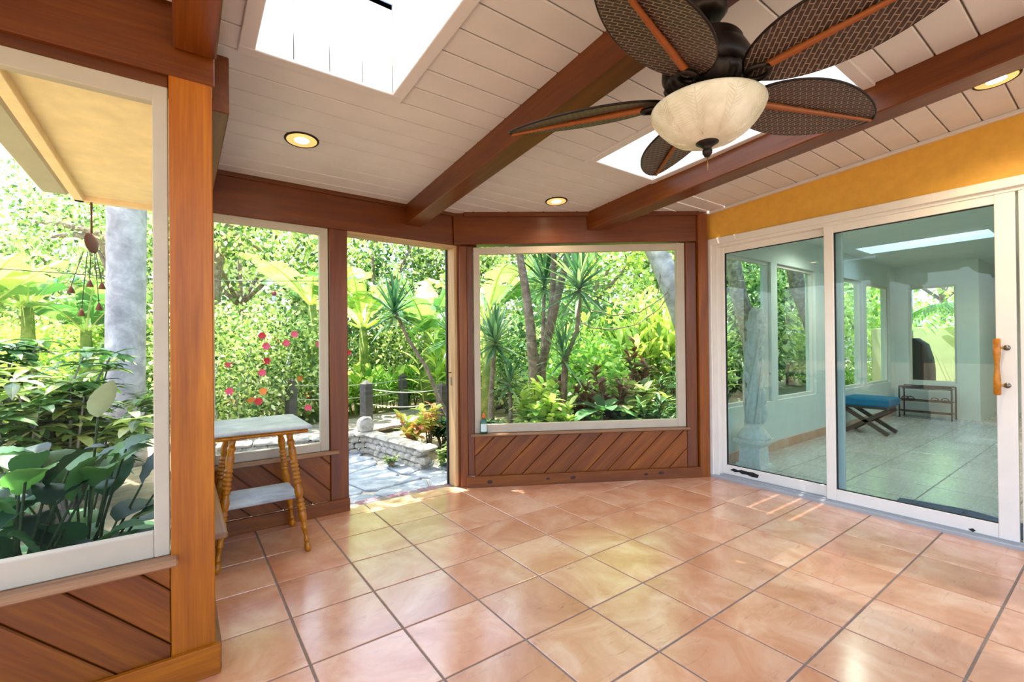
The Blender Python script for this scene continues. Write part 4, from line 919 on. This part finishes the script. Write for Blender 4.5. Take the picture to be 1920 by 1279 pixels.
dracaena('dracaena with a drooping dark green head between the twin trunks', gp(1014, DC + .5), [([gp(1014, DC + .5), at(1018, 640, DC + .5), at(1021, 520, DC + .5)], [.035, .03, .022], .68)])
dracaena('dracaena on a curved thin stem right of the twin trunks', gp(1050, DC - .3), [([gp(1050, DC - .3), at(1062, 670, DC - .3), at(1082, 620, DC - .3), at(1086, 570, DC - .3), at(1086, 525, DC - .3)], [.03, .028, .025, .022, .02], .62)])
dracaena('slim dracaena with a spiky head nearest the doorway side of corner window', gp(920, 5.0), [([gp(920, 5.0), at(920, 760, 5.0), at(924, 690, 5.0), at(928, 632, 5.0)], [.035, .03, .025, .02], .42)])
dracaena('short dracaena with a spiky head low beside the curved stem', gp(1052, 5.2), [([gp(1052, 5.2), at(1056, 720, 5.2), at(1057, 662, 5.2)], [.03, .026, .02], .4)])
dracaena('small dracaena sprouting from the foot of the twin trunks', gp(958, 5.0), [([gp(958, 5.0), at(957, 760, 5.0), at(956, 715, 5.0)], [.025, .022, .016], .26)])
# crotons and broad-leaved shrubs: stems with leaf whorls
def croton(label, u, depth, hh, spread, nst, mat, ll=.16, lw=.035, name='croton', cat='croton', zb=GZ, prof=OVAL, npl=46):
    b0 = gp(u, depth, zb); t = thing(name, label, cat, b0)
    parts = []
    for s in range(nst):
        a = s * 2.4 + u; top = np.array([spread * math.cos(a) * (.3 + .7 * random.random()), spread * math.sin(a) * (.3 + .7 * random.random()), hh * random.uniform(.65, 1.05)])
        tube('stem', [(0.02 * math.cos(a), .02 * math.sin(a), -.01), tuple(top * .55 * np.array([.7, .7, 1])), tuple(top)], [.012, .009, .005], 'bark_brown', t, 6)
        tt = rng.uniform(.45, 1.02, npl); B = np.outer(tt, top) * 1.0; B[:, :2] *= (.8 + .2 * tt[:, None]); ga = np.arange(npl) * 2.4; el = rng.uniform(.0, 1.1, npl)
        A = np.stack([np.cos(ga) * np.cos(el), np.sin(ga) * np.cos(el), np.sin(el)], 1); S = np.stack([-np.sin(ga), np.cos(ga), 0 * ga], 1)
        parts.append(leaves(B, A, S, ll * rng.uniform(.7, 1.2, npl), lw, .25, prof, .2))
    V, F, R = merge(parts); foliage(t, (V, F, R), mat); return t
croton('croton with yellow orange and red leaves beside the block wall', 772, 5.4, .5, .18, 6, 'leaf_croton', .15, .034, npl=24)
croton('second multicoloured croton behind the block wall close to the boardwalk', 803, 5.7, .62, .14, 4, 'leaf_croton', .15, .034, npl=26)
croton('yellow green croton bush low outside the corner window', 1030, 4.75, .75, .25, 7, 'leaf_lime', .17, .036)
croton('yellow green croton shoot right of the twin trunk foot', 1000, 5.1, .95, .3, 7, 'leaf_lime', .18, .036)
croton('lime croton hugging the sill left of the twin trunks', 968, 4.7, .46, .2, 5, 'leaf_lime', .16, .04)
croton('dark red croton with a tall tuft near the rope fence', 1192, 5.6, 1.32, .2, 4, 'leaf_red', .2, .028)
croton('dark red croton spreading below the tall tuft', 1152, 5.2, .98, .32, 7, 'leaf_red', .2, .026)
croton('dark red croton near the curved dracaena stem', 1080, 5.4, .86, .3, 6, 'leaf_red', .2, .026)
croton('brownish croton low before the broad dark leaves', 1112, 4.7, .48, .18, 4, 'leaf_red', .18, .024)
croton('narrow leaved grey green shrub at the right window edge', 1235, 4.7, .8, .3, 10, 'leaf_deep', .15, .014, 'narrow_leaf_shrub', 'shrub', npl=70)
croton('narrow leaved shrub behind the one at the window edge', 1262, 5.2, 1.05, .3, 9, 'leaf_deep', .16, .016, 'narrow_leaf_shrub', 'shrub', npl=60)
croton('low rounded green shrub under the corner window centre', 1060, 4.9, .42, .22, 7, 'leaf_mix', .13, .05, 'low_shrub', 'shrub')
croton('low deep green shrub right of the broad dark leaves', 1180, 5.0, .55, .3, 8, 'leaf_deep', .17, .05, 'low_shrub', 'shrub')
croton('low deep green shrub near the bottle end of the window', 905, 4.75, .46, .2, 7, 'leaf_deep', .22, .02, 'low_shrub', 'shrub')
croton('green shrub with broad leaves below the red crotons', 1210, 5.0, .85, .34, 8, 'leaf_mix', .2, .06, 'low_shrub', 'shrub')
croton('low weeds spilling over the end of the block wall', 846, 4.8, .25, .18, 8, 'leaf_mix', .12, .035, 'low_shrub', 'shrub')
croton('dark fern tuft in the shade under the boardwalk', 828, 5.9, .38, .3, 9, 'leaf_deep', .22, .02, 'low_shrub', 'shrub')
croton('small green weed growing at the foot of the block wall', 733, 4.75, .12, .08, 6, 'leaf_mix', .06, .012, 'low_shrub', 'weed', zb=-.06, npl=18)
# one plant with big oval leaves, each a part
bl_ = thing('broad_leaf_plant', 'plant with six big dark oval leaves outside the corner window', 'plant', gp(1128, 4.75))
tube('stem', [(0, 0, -.01), (.01, 0, .3), (0, .01, .64)], [.012, .01, .007], 'stem_green', bl_, 8)
for k, (a, el, ln) in enumerate(((-.2, .75, .3), (.9, .35, .36), (2.1, .5, .34), (3.1, .2, .36), (4.2, .55, .34), (5.2, .25, .36), (1.6, 1.2, .26))):
    d = np.array([[math.cos(a) * math.cos(el), math.sin(a) * math.cos(el), math.sin(el)]]); arr = leaves(np.array([[0, 0, .6]]), d, np.array([[-math.sin(a), math.cos(a), 0]]), ln * 1.15, ln * .3, .35, [(x, max(.06, math.sin(PI * x) ** .6)) for x in np.linspace(0, 1, 10)], .2)
    pyd('leaf', arr[0], arr[1], 'leaf_spath', bl_, None, True, arr[2])
# ginger clumps: tall canes with long lime leaves
def ginger(label, u, depth, hh, nc, mat='leaf_lime', ll=.5, group=None, spread=.4, lw=.055):
    t = thing('ginger_clump', label, 'ginger plant', gp(u, depth), group=group); parts = []; st = []
    for s in range(nc):
        a = random.uniform(0, 6.28); r0 = spread * math.sqrt(random.random()); b0 = np.array([r0 * math.cos(a), r0 * math.sin(a), 0.]); top = b0 + np.array([.35 * hh * math.cos(a) * r0, .35 * hh * math.sin(a) * r0, hh * random.uniform(.7, 1.05)])
        st.append(tube_arrays([b0, (b0 + top) / 2, top], [.014, .011, .006], 5)); n = 12; tt = np.linspace(.3, 1, n); B = b0 + np.outer(tt, top - b0); ga = a + (np.arange(n) % 2) * PI + rng.normal(0, .35, n); el = np.linspace(.5, 1.2, n)
        A = np.stack([np.cos(ga) * np.cos(el), np.sin(ga) * np.cos(el), np.sin(el)], 1); parts.append(leaves(B, A, np.stack([-np.sin(ga), np.cos(ga), 0 * ga], 1), ll * rng.uniform(.8, 1.15, n), lw, .3, LANCE, .2))
    V, F, _ = merge(st); o = pyd('canes', V, F, 'stem_green', t); o['kind'] = 'stuff'; foliage(t, merge(parts), mat); return t
ORD = ['first', 'second', 'third', 'fourth', 'fifth', 'sixth', 'seventh']
for k, (u, dp, hh) in enumerate(((1090, 8.0, 1.45), (1130, 8.4, 1.6), (1170, 8.0, 1.6), (1212, 8.5, 1.85), (1250, 8.0, 1.95), (1290, 8.4, 1.9))):
    ginger('%s tall lime ginger clump in the hedge counting from the twin trunk dracaena' % ORD[k], u, dp, hh, 13, group='lime ginger hedge', ll=.55)
for k, (u, dp, hh) in enumerate(((600, 8.6, .8), (655, 8.7, .75), (690, 9.0, .8), (730, 9.3, .75), (775, 9.6, .8), (820, 9.8, .85), (860, 10.0, .9))):
    ginger('%s low ginger clump along the far boardwalk edge counting from the window post' % ORD[k], u, dp, hh, 12, group='ginger bed behind the boardwalk', ll=.32, mat='leaf_lime' if u % 2 else 'leaf_palm', spread=.5)
for k, (u, dp, hh) in enumerate(((840, 8.2, 1.5), (880, 8.6, 1.7))):
    ginger(['tall ginger clump showing in the doorway beside its jamb', 'taller ginger clump hidden behind the doorway jamb'][k], u, dp, hh, 12, group='gingers behind the doorway jamb', ll=.5)
# ferny ground cover under the corner window and by the wall
for k, (u, dp) in enumerate(((935, 4.75), (1005, 4.7), (1085, 4.75), (1150, 4.8), (1225, 4.85), (1268, 5.0))):
    t = thing('ground_cover', '%s round leaved ground cover patch under the corner window counting from the bottle' % ORD[k], 'plant', gp(u, dp), group='ground cover under the corner window'); n = 46
    r0 = .22 * np.sqrt(rng.random(n)); ga = rng.random(n) * 6.28; hh = rng.uniform(.2, .52, n); B = np.stack([r0 * np.cos(ga), r0 * np.sin(ga), hh], 1); el = rng.uniform(-.2, .5, n)
    A = np.stack([np.cos(ga) * np.cos(el), np.sin(ga) * np.cos(el), np.sin(el)], 1); S = np.stack([-np.sin(ga), np.cos(ga), 0 * ga], 1)
    foliage(t, leaves(B, A, S, .15, .06, .3, OVAL, .15), ['leaf_deep', 'leaf_mix', 'leaf_spath'][k % 3]); st = [tube_arrays([(b_[0] * .3, b_[1] * .3, 0), tuple(b_)], .004, 4, False) for b_ in B]; V, F, _ = merge(st); o = pyd('stalks', V, F, 'stem_green', t); o['kind'] = 'stuff'
# grey palm trunk outside the near window
pb = gp(232, 5.1); pt = thing('palm_tree', 'smooth grey palm trunk outside the near window', 'palm tree', pb)
prof = []
for k in range(61):
    z = k * .1; r = .175 + .035 * math.exp(-z * 2.2) + (.004 if k % 4 == 0 else 0); prof.append((r, z))
V, F = lathe_arrays(prof, 28); V[:, 0] += (V[:, 2] * .012); pyd('trunk', V, F, 'bark_grey', pt, smooth=True)
for k in range(9):
    a = k * .7; tt = np.linspace(0, 1, 26)[3:]; ax = np.array([math.cos(a), math.sin(a), 0]); sd = np.array([-math.sin(a), math.cos(a), 0]); C0 = np.array([.07, 0, 6.0]) + np.outer(tt * 2.2, ax) + np.outer(.9 * tt - 1.7 * tt * tt, [0, 0, 1])
    B = np.concatenate([C0, C0]); A = np.concatenate([np.tile(ax * .5 + sd - [0, 0, .4], (len(tt), 1)), np.tile(ax * .5 - sd - [0, 0, .4], (len(tt), 1))]); foliage(pt, leaves(B, A, np.tile(ax, (len(B), 1)), .6, .025, .3, SWORD), 'leaf_palm', 'frond')
# leafy shrubs outside the near window, whorled lance leaves
def whorl_shrub(label, u, depth, hh, nst, spread, mat='leaf_deep', ll=.2, lw=.03):
    t = thing('whorl_leaf_shrub', label, 'shrub', gp(u, depth)); parts = []
    for s in range(nst):
        a = s * 2.4; top = np.array([spread * math.cos(a) * (.4 + .6 * random.random()), spread * math.sin(a) * (.4 + .6 * random.random()), hh * random.uniform(.5, 1.0)])
        tube('stem', [(0.03 * math.cos(a), .03 * math.sin(a), -.01), tuple(top * np.array([.5, .5, .5])), tuple(top)], [.014, .011, .005], 'bark_grey', t, 6)
        for tq in (.5, .66, .8, .92, 1.0):
            n = 9; ga = np.arange(n) * 6.283 / n + rng.random(); el = rng.uniform(-.1, .55, n); B = np.tile(top * tq * np.array([.85 + .15 * tq, .85 + .15 * tq, 1]), (n, 1)); A = np.stack([np.cos(ga) * np.cos(el), np.sin(ga) * np.cos(el), np.sin(el)], 1)
            parts.append(leaves(B, A, np.stack([-np.sin(ga), np.cos(ga), 0 * ga], 1), ll * rng.uniform(.75, 1.2, n), lw, .3, LANCE, .25))
    foliage(t, merge(parts), mat); return t
whorl_shrub('shrub with whorled lance leaves at the left edge behind peace lilies', 25, 3.5, 1.35, 14, .6, 'leaf_deep', .24, .04)
whorl_shrub('shrub with whorled lance leaves in front of the palm trunk', 130, 3.7, 1.3, 13, .55, 'leaf_mix', .24, .04)
whorl_shrub('lower whorl leaved shrub right beside the palm trunk', 200, 4.1, .95, 9, .35, 'leaf_deep', .2, .034)
whorl_shrub('whorl leaved shrub further left out of the window edge', -110, 3.6, 1.4, 13, .6, 'leaf_deep', .24, .04)
# peace lilies: every leaf and spathe a part on its own stalk
def lily(label, x, y, specs):
    """specs: (azimuth, stalk height, reach, leaf length, half width, tilt, kind)"""
    t = thing('peace_lily', label, 'peace lily', (x, y, GZ))
    for (a, hz, rc, ln, wd, el, kd) in specs:
        top = np.array([rc * math.cos(a), rc * math.sin(a), hz]); tube('stalk', [(.02 * math.cos(a), .02 * math.sin(a), -.01), tuple(top * np.array([.45, .45, .6])), tuple(top)], [.007, .006, .0045], 'stem_dark', t, 6)
        d = np.array([[math.cos(a) * math.cos(el), math.sin(a) * math.cos(el), math.sin(el)]]); pr = [(x_, max(.05, math.sin(PI * x_ ** .8) ** .65)) for x_ in np.linspace(0, 1, 14)]
        arr = leaves(top[None], d, np.array([[-math.sin(a), math.cos(a), 0.]]), ln, wd, .35 if kd == 'leaf' else .05, pr, .28, .03)
        pyd('leaf' if kd == 'leaf' else 'spathe', arr[0], arr[1], 'leaf_spath' if kd == 'leaf' else 'spathe', t, None, True, arr[2])
random.seed(5)
def lily_specs(n, hmax, face=-1.2):
    out = []
    for k in range(n):
        a = k * 2.4 + random.uniform(-.3, .3); hz = random.uniform(.35, 1.0) * hmax; out.append((a, hz, random.uniform(.06, .26), random.uniform(.26, .38), random.uniform(.065, .1), random.uniform(.25, 1.3), 'leaf'))
    return out
lily('peace lily with a tall curled brown edged leaf under the near window', -.56, 2.72, lily_specs(16, .78) + [(-2.2, .92, .1, .3, .1, 1.0, 'leaf'), (-1.0, .78, .12, .22, .06, 1.1, 'leaf')])
lily('peace lily with a white spathe below the window post', -.36, 2.85, lily_specs(15, .72) + [(-.9, .98, .1, .2, .055, 1.1, 'spathe'), (.4, .8, .16, .2, .09, .5, 'leaf'), (3.5, .82, .14, .22, .095, .5, 'leaf')])
lily('low peace lily clump close against the near wall', -.72, 2.62, lily_specs(15, .72)); lily('peace lily clump between the spathe and the post', -.38, 2.58, lily_specs(12, .6)); lily('peace lily clump at the foot of the whorl leaved shrub', -.75, 2.95, lily_specs(12, .7)); lily('peace lily clump in front of the palm trunk foot', -.42, 3.2, lily_specs(12, .6))
# lit oak limb and hanging vines seen through the corner window
ok = thing('leaning_oak', 'thick leaning oak trunk at the upper corner of the corner window', 'tree', gp(1330, 7.5))
P = [gp(1330, 7.5), at(1310, 690, 7.4), at(1285, 600, 7.3), at(1262, 540, 7.2), at(1240, 490, 7.2), at(1205, 420, 7.2), at(1150, 330, 7.2)]
tube('trunk', [p - gp(1330, 7.5) for p in P], [.24, .22, .2, .18, .17, .16, .12], 'bark_grey', ok, 12)
arr = cloud(5200, (1.8, 1.6, 1.1), .11); foliage(ok, arr, 'leaf_canopy', loc=at(1190, 330, 7.4) - gp(1330, 7.5))
ob = gp(1330, 7.5)
tube('limb', [P[-1] - ob, Vector((3.4, 6.4, 4.6)) - ob, Vector((1.9, 6.2, 5.0)) - ob, Vector((.9, 6.0, 5.2)) - ob], [.12, .1, .07, .03], 'bark_grey', ok, 8)  # unseen limb and crown, added to dapple the path with shade
foliage(ok, cloud(4300, (2.3, 1.7, .7), .15, shell=.05), 'leaf_canopy', loc=Vector((1.4, 5.9, 4.9)) - ob)
for k, ps in enumerate(([(1264, 535), (1240, 560), (1200, 585), (1150, 592), (1105, 580), (1085, 568)], [(1264, 540), (1235, 580), (1195, 608), (1150, 618), (1110, 615), (1080, 600)], [(1238, 500), (1237, 530), (1233, 552)])):
    tube('vine', [at(u, v, 7.1) - gp(1330, 7.5) for u, v in ps], .009, 'bark_brown', ok, 6)
# branching tree in the upper corner of the garden window
bt_ = thing('branching_tree', 'bare crooked branches in the top corner of the garden window', 'tree', gp(395, 9.5))
b0 = gp(395, 9.5)
for ps, rr in (([(395, 840), (398, 640), (402, 520), (415, 460), (432, 415), (450, 340)], [.16, .14, .12, .1, .08, .05]), ([(412, 470), (425, 437), (455, 440), (475, 460), (490, 470)], [.07, .06, .05, .035, .02]), ([(404, 515), (420, 480), (421, 455), (417, 440)], [.05, .04, .03, .02])):
    tube('limb', [at(u, v, 9.5) - b0 for u, v in ps], rr, 'bark_brown', bt_, 8)
foliage(bt_, cloud(3800, (1.6, 1.4, 1.0), .11), 'leaf_mix', loc=at(440, 400, 9.7) - b0)
bt2 = thing('spreading_tree', 'tree with dark horizontal limbs beyond the wind chime', 'tree', gp(230, 10.5)); b0 = gp(230, 10.5)
for ps, rr in (([(230, 820), (232, 600), (222, 500), (190, 440), (120, 420), (60, 415)], [.2, .17, .14, .1, .07, .03]), ([(225, 520), (190, 450), (140, 440), (90, 445)], [.12, .09, .06, .03]), ([(230, 560), (200, 500), (185, 470)], [.08, .06, .03])):
    tube('limb', [at(u, v, 10.5) - b0 for u, v in ps], rr, 'bark_brown', bt2, 8)
foliage(bt2, cloud(5200, (2.2, 1.6, 1.2), .11), 'leaf_canopy', loc=at(150, 405, 10.8) - b0)
# string cable and feeder
cb = tube('overhead_cable', [at(-60, 500, 5.2), at(100, 511, 5.6), at(270, 522, 6.0), at(420, 527, 6.4), at(620, 527, 6.9)], .006, 'cable'); tagged(cb, 'thin dark cable strung across the garden beyond the windows', 'cable')
fd = thing('hummingbird_feeder', 'small red feeder hanging from the cable behind the garden window', 'feeder', at(514, 552, 6.6))
tube('hanger', [(0, 0, .03), (0, 0, .19)], .004, 'cable', fd, 5); lathe('feeder_body', [(.006, .045), (.03, .035), (.034, .0), (.02, -.02)], 'feeder_red', fd, seg=14); lathe('feeder_base', [(.012, -.02), (.028, -.03), (.03, -.09), (.01, -.1)], 'label_white', fd, seg=14)
# wind chime under the eave
wx = on_z(157, 368, 2.165); wcm = thing('wind_chime', 'rusty disc wind chime with small bells hanging from the eave', 'wind chime', (wx.x + .02, 4.075, 0))
dzz = lambda v: 1.19 + (CY - v) / FPX * (.59 * wx.x + .807 * 4.075)
tube('chain', [(0, 0, 2.165), (0, 0, dzz(425))], .006, 'chime_rust', wcm, 6)
V, F = lathe_arrays([(.02, -.012), (.055, -.008), (.068, 0), (.055, .008), (.02, .012)], 24); pyd('disc', V, F, 'chime_rust', wcm, smooth=True, mw=Matrix.Translation((0, 0, dzz(443))) @ Matrix.Rotation(1.15, 4, 'Z') @ Matrix.Rotation(PI / 2 - .1, 4, 'X'))
for k, (dx, v) in enumerate(((-.05, 577), (-.01, 522), (.035, 565), (-.1, 535), (.05, 525))):
    tube('thread', [(dx * .4, 0, dzz(460)), (dx, 0, dzz(v - 8))], .0025, 'cable', wcm, 4); lathe('bell', [(.004, .035), (.01, .02), (.02, -.012), (.018, -.014)], 'chime_rust', wcm, (dx, 0, dzz(v)), 12)
# ------------------------------------------------------------------ outside the inner room
for (x, y, z, rad, mt, sz, lab) in ((6.0, 6.6, 1.0, (1.4, 1.2, 1.3), 'leaf_deep', .12, 'dark green shrub outside the first inner room windows'), (8.5, 6.0, 1.0, (1.5, 1.2, 1.4), 'leaf_mix', .12, 'green shrub outside the middle inner room windows'), (11.5, 6.5, 1.2, (1.6, 1.4, 1.6), 'leaf_deep', .13, 'deep green shrub beyond the inner back corner'), (5.2, 5.2, .5, (.9, .8, .7), 'leaf_palm', .12, 'low bright shrub close outside the inner room window'),
     (15.6, 5.2, 1.2, (1.5, 1.2, 1.5), 'leaf_lime', .16, 'lime shrub far behind the inner room windows')):
    tree(0, 0, z, rad, 4200, sz, mt, lab, None, trunk=0, name='garden_shrub', cat='shrub', base=Vector((x, y, GZ)))
for (x, y, lab, mt) in ((12.6, 7.9, 'tall tree behind the inner room seen over the statue', 'leaf_canopy'), (17.2, 7.6, 'tall tree behind the inner room left of the back window', 'leaf_mix'), (21.5, 10.0, 'tall tree behind the cream garden wall', 'leaf_canopy'), (21, 4.0, 'tall tree straight behind the inner back window', 'leaf_lime'), (19, -2.0, 'tall tree behind the end of the cream wall', 'leaf_mix')):
    tree(0, 0, 3.4, (2.6, 2.4, 3.4), 7000, .17, mt, lab, None, base=Vector((x, y, GZ)))
for k, (ps, dp, lab) in enumerate((([(1428, 760), (1418, 690), (1402, 610), (1385, 550), (1372, 480), (1368, 400)], 9.0, 'leaning grey trunk outside the first inner window'), ([(1560, 760), (1545, 680), (1520, 600), (1496, 540), (1484, 480), (1480, 400)], 9.6, 'leaning grey trunk outside the second inner window'))):
    b0 = at(ps[0][0], CY, dp); b0 = Vector((b0.x, b0.y, GZ)); t = thing('leaning_tree', lab, 'tree', b0); P = [b0 - b0] + [at(u, v, dp) - b0 for u, v in ps[1:]]; tube('trunk', P, [.2, .18, .16, .15, .14, .1], 'bark_brown', t, 12); foliage(t, cloud(3600, (1.5, 1.4, .9), .11), 'leaf_canopy', loc=P[-1] + Vector((0, 0, .6)))
fw_ = box('garden_fence', (14.0, -3, GZ), (14.15, 4.0, 1.55), 'fence_cream', None, None, .01); tagged(fw_, 'cream rendered garden wall behind the inner back window', 'garden wall')
t = thing('palm_tree', 'pale palm trunk behind the inner back window', 'palm tree', (12.4, 2.98, GZ)); V, F = lathe_arrays([(.2, 0), (.16, .5), (.15, 2), (.14, 4)], 20); pyd('trunk', V, F, 'bark_grey', t, smooth=True); rosette(t, (0, 0, 4), 40, 1.6, .06, 'frond_crown', 'leaf_palm')
t = thing('palm_tree', 'bright feathery palm beside the pale trunk behind the back window', 'palm tree', (13.0, 2.0, GZ)); tube('trunk', [(0, 0, 0), (.1, 0, 1), (0, .1, 2)], [.05, .04, .03], 'bark_brown', t, 8)
for k in range(16):
    a = k * 2.4; tt = np.linspace(.1, 1, 18); ax = np.array([math.cos(a), math.sin(a), 0]); sd = np.array([-math.sin(a), math.cos(a), 0]); C0 = np.array([0, .1, 1.9]) + np.outer(tt * 1.1, ax) + np.outer(1.0 * tt - 1.3 * tt * tt, [0, 0, 1]); B = np.concatenate([C0, C0]); A = np.concatenate([np.tile(ax * .6 + sd - [0, 0, .3], (len(tt), 1)), np.tile(ax * .6 - sd - [0, 0, .3], (len(tt), 1))])
    foliage(t, leaves(B, A, np.tile(ax, (len(B), 1)), .35, .02, .3, SWORD), 'leaf_palm', 'frond')
gr = thing('covered_grill', 'grill under a dark fitted cover outside the inner back window', 'grill', (10.75, 2.5, GZ))
V = []; F = []
for i, (w_, d_, z) in enumerate(((.33, .3, 0), (.33, .3, .8), (.31, .29, 1.0), (.25, .24, 1.25), (.12, .16, 1.36))):
    for a in range(16): q = a * PI / 8; V.append((d_ * math.copysign(abs(math.cos(q)) ** .5, math.cos(q)), w_ * math.copysign(abs(math.sin(q)) ** .5, math.sin(q)), z))
for i in range(4):
    for a in range(16): F.append((i * 16 + a, i * 16 + (a + 1) % 16, i * 16 + 16 + (a + 1) % 16, i * 16 + 16 + a))
F.append(tuple(range(16))[::-1]); F.append(tuple(64 + a for a in range(16))); pyd('grill_cover', V, F, 'cover_dark', gr, smooth=True); tube('cover_drawstring', [(.335 * math.cos(a), .36 * math.sin(a), .05) for a in np.linspace(0, 6.283, 20)], .008, 'rope', gr, 5)
croton('low green bush below the inner back window outside', 0, 0, .75, .4, 9, 'leaf_mix', .14, .035, 'low_shrub', 'shrub')
bpy.data.objects[[o.name for o in bpy.data.objects if o.get('label') == 'low green bush below the inner back window outside'][0]].location = (12.2, 1.9, GZ)
print('TRIS', sum(sum(len(p.vertices) - 2 for p in o.data.polygons) for o in bpy.data.objects if o.type == 'MESH'), len(bpy.data.objects))
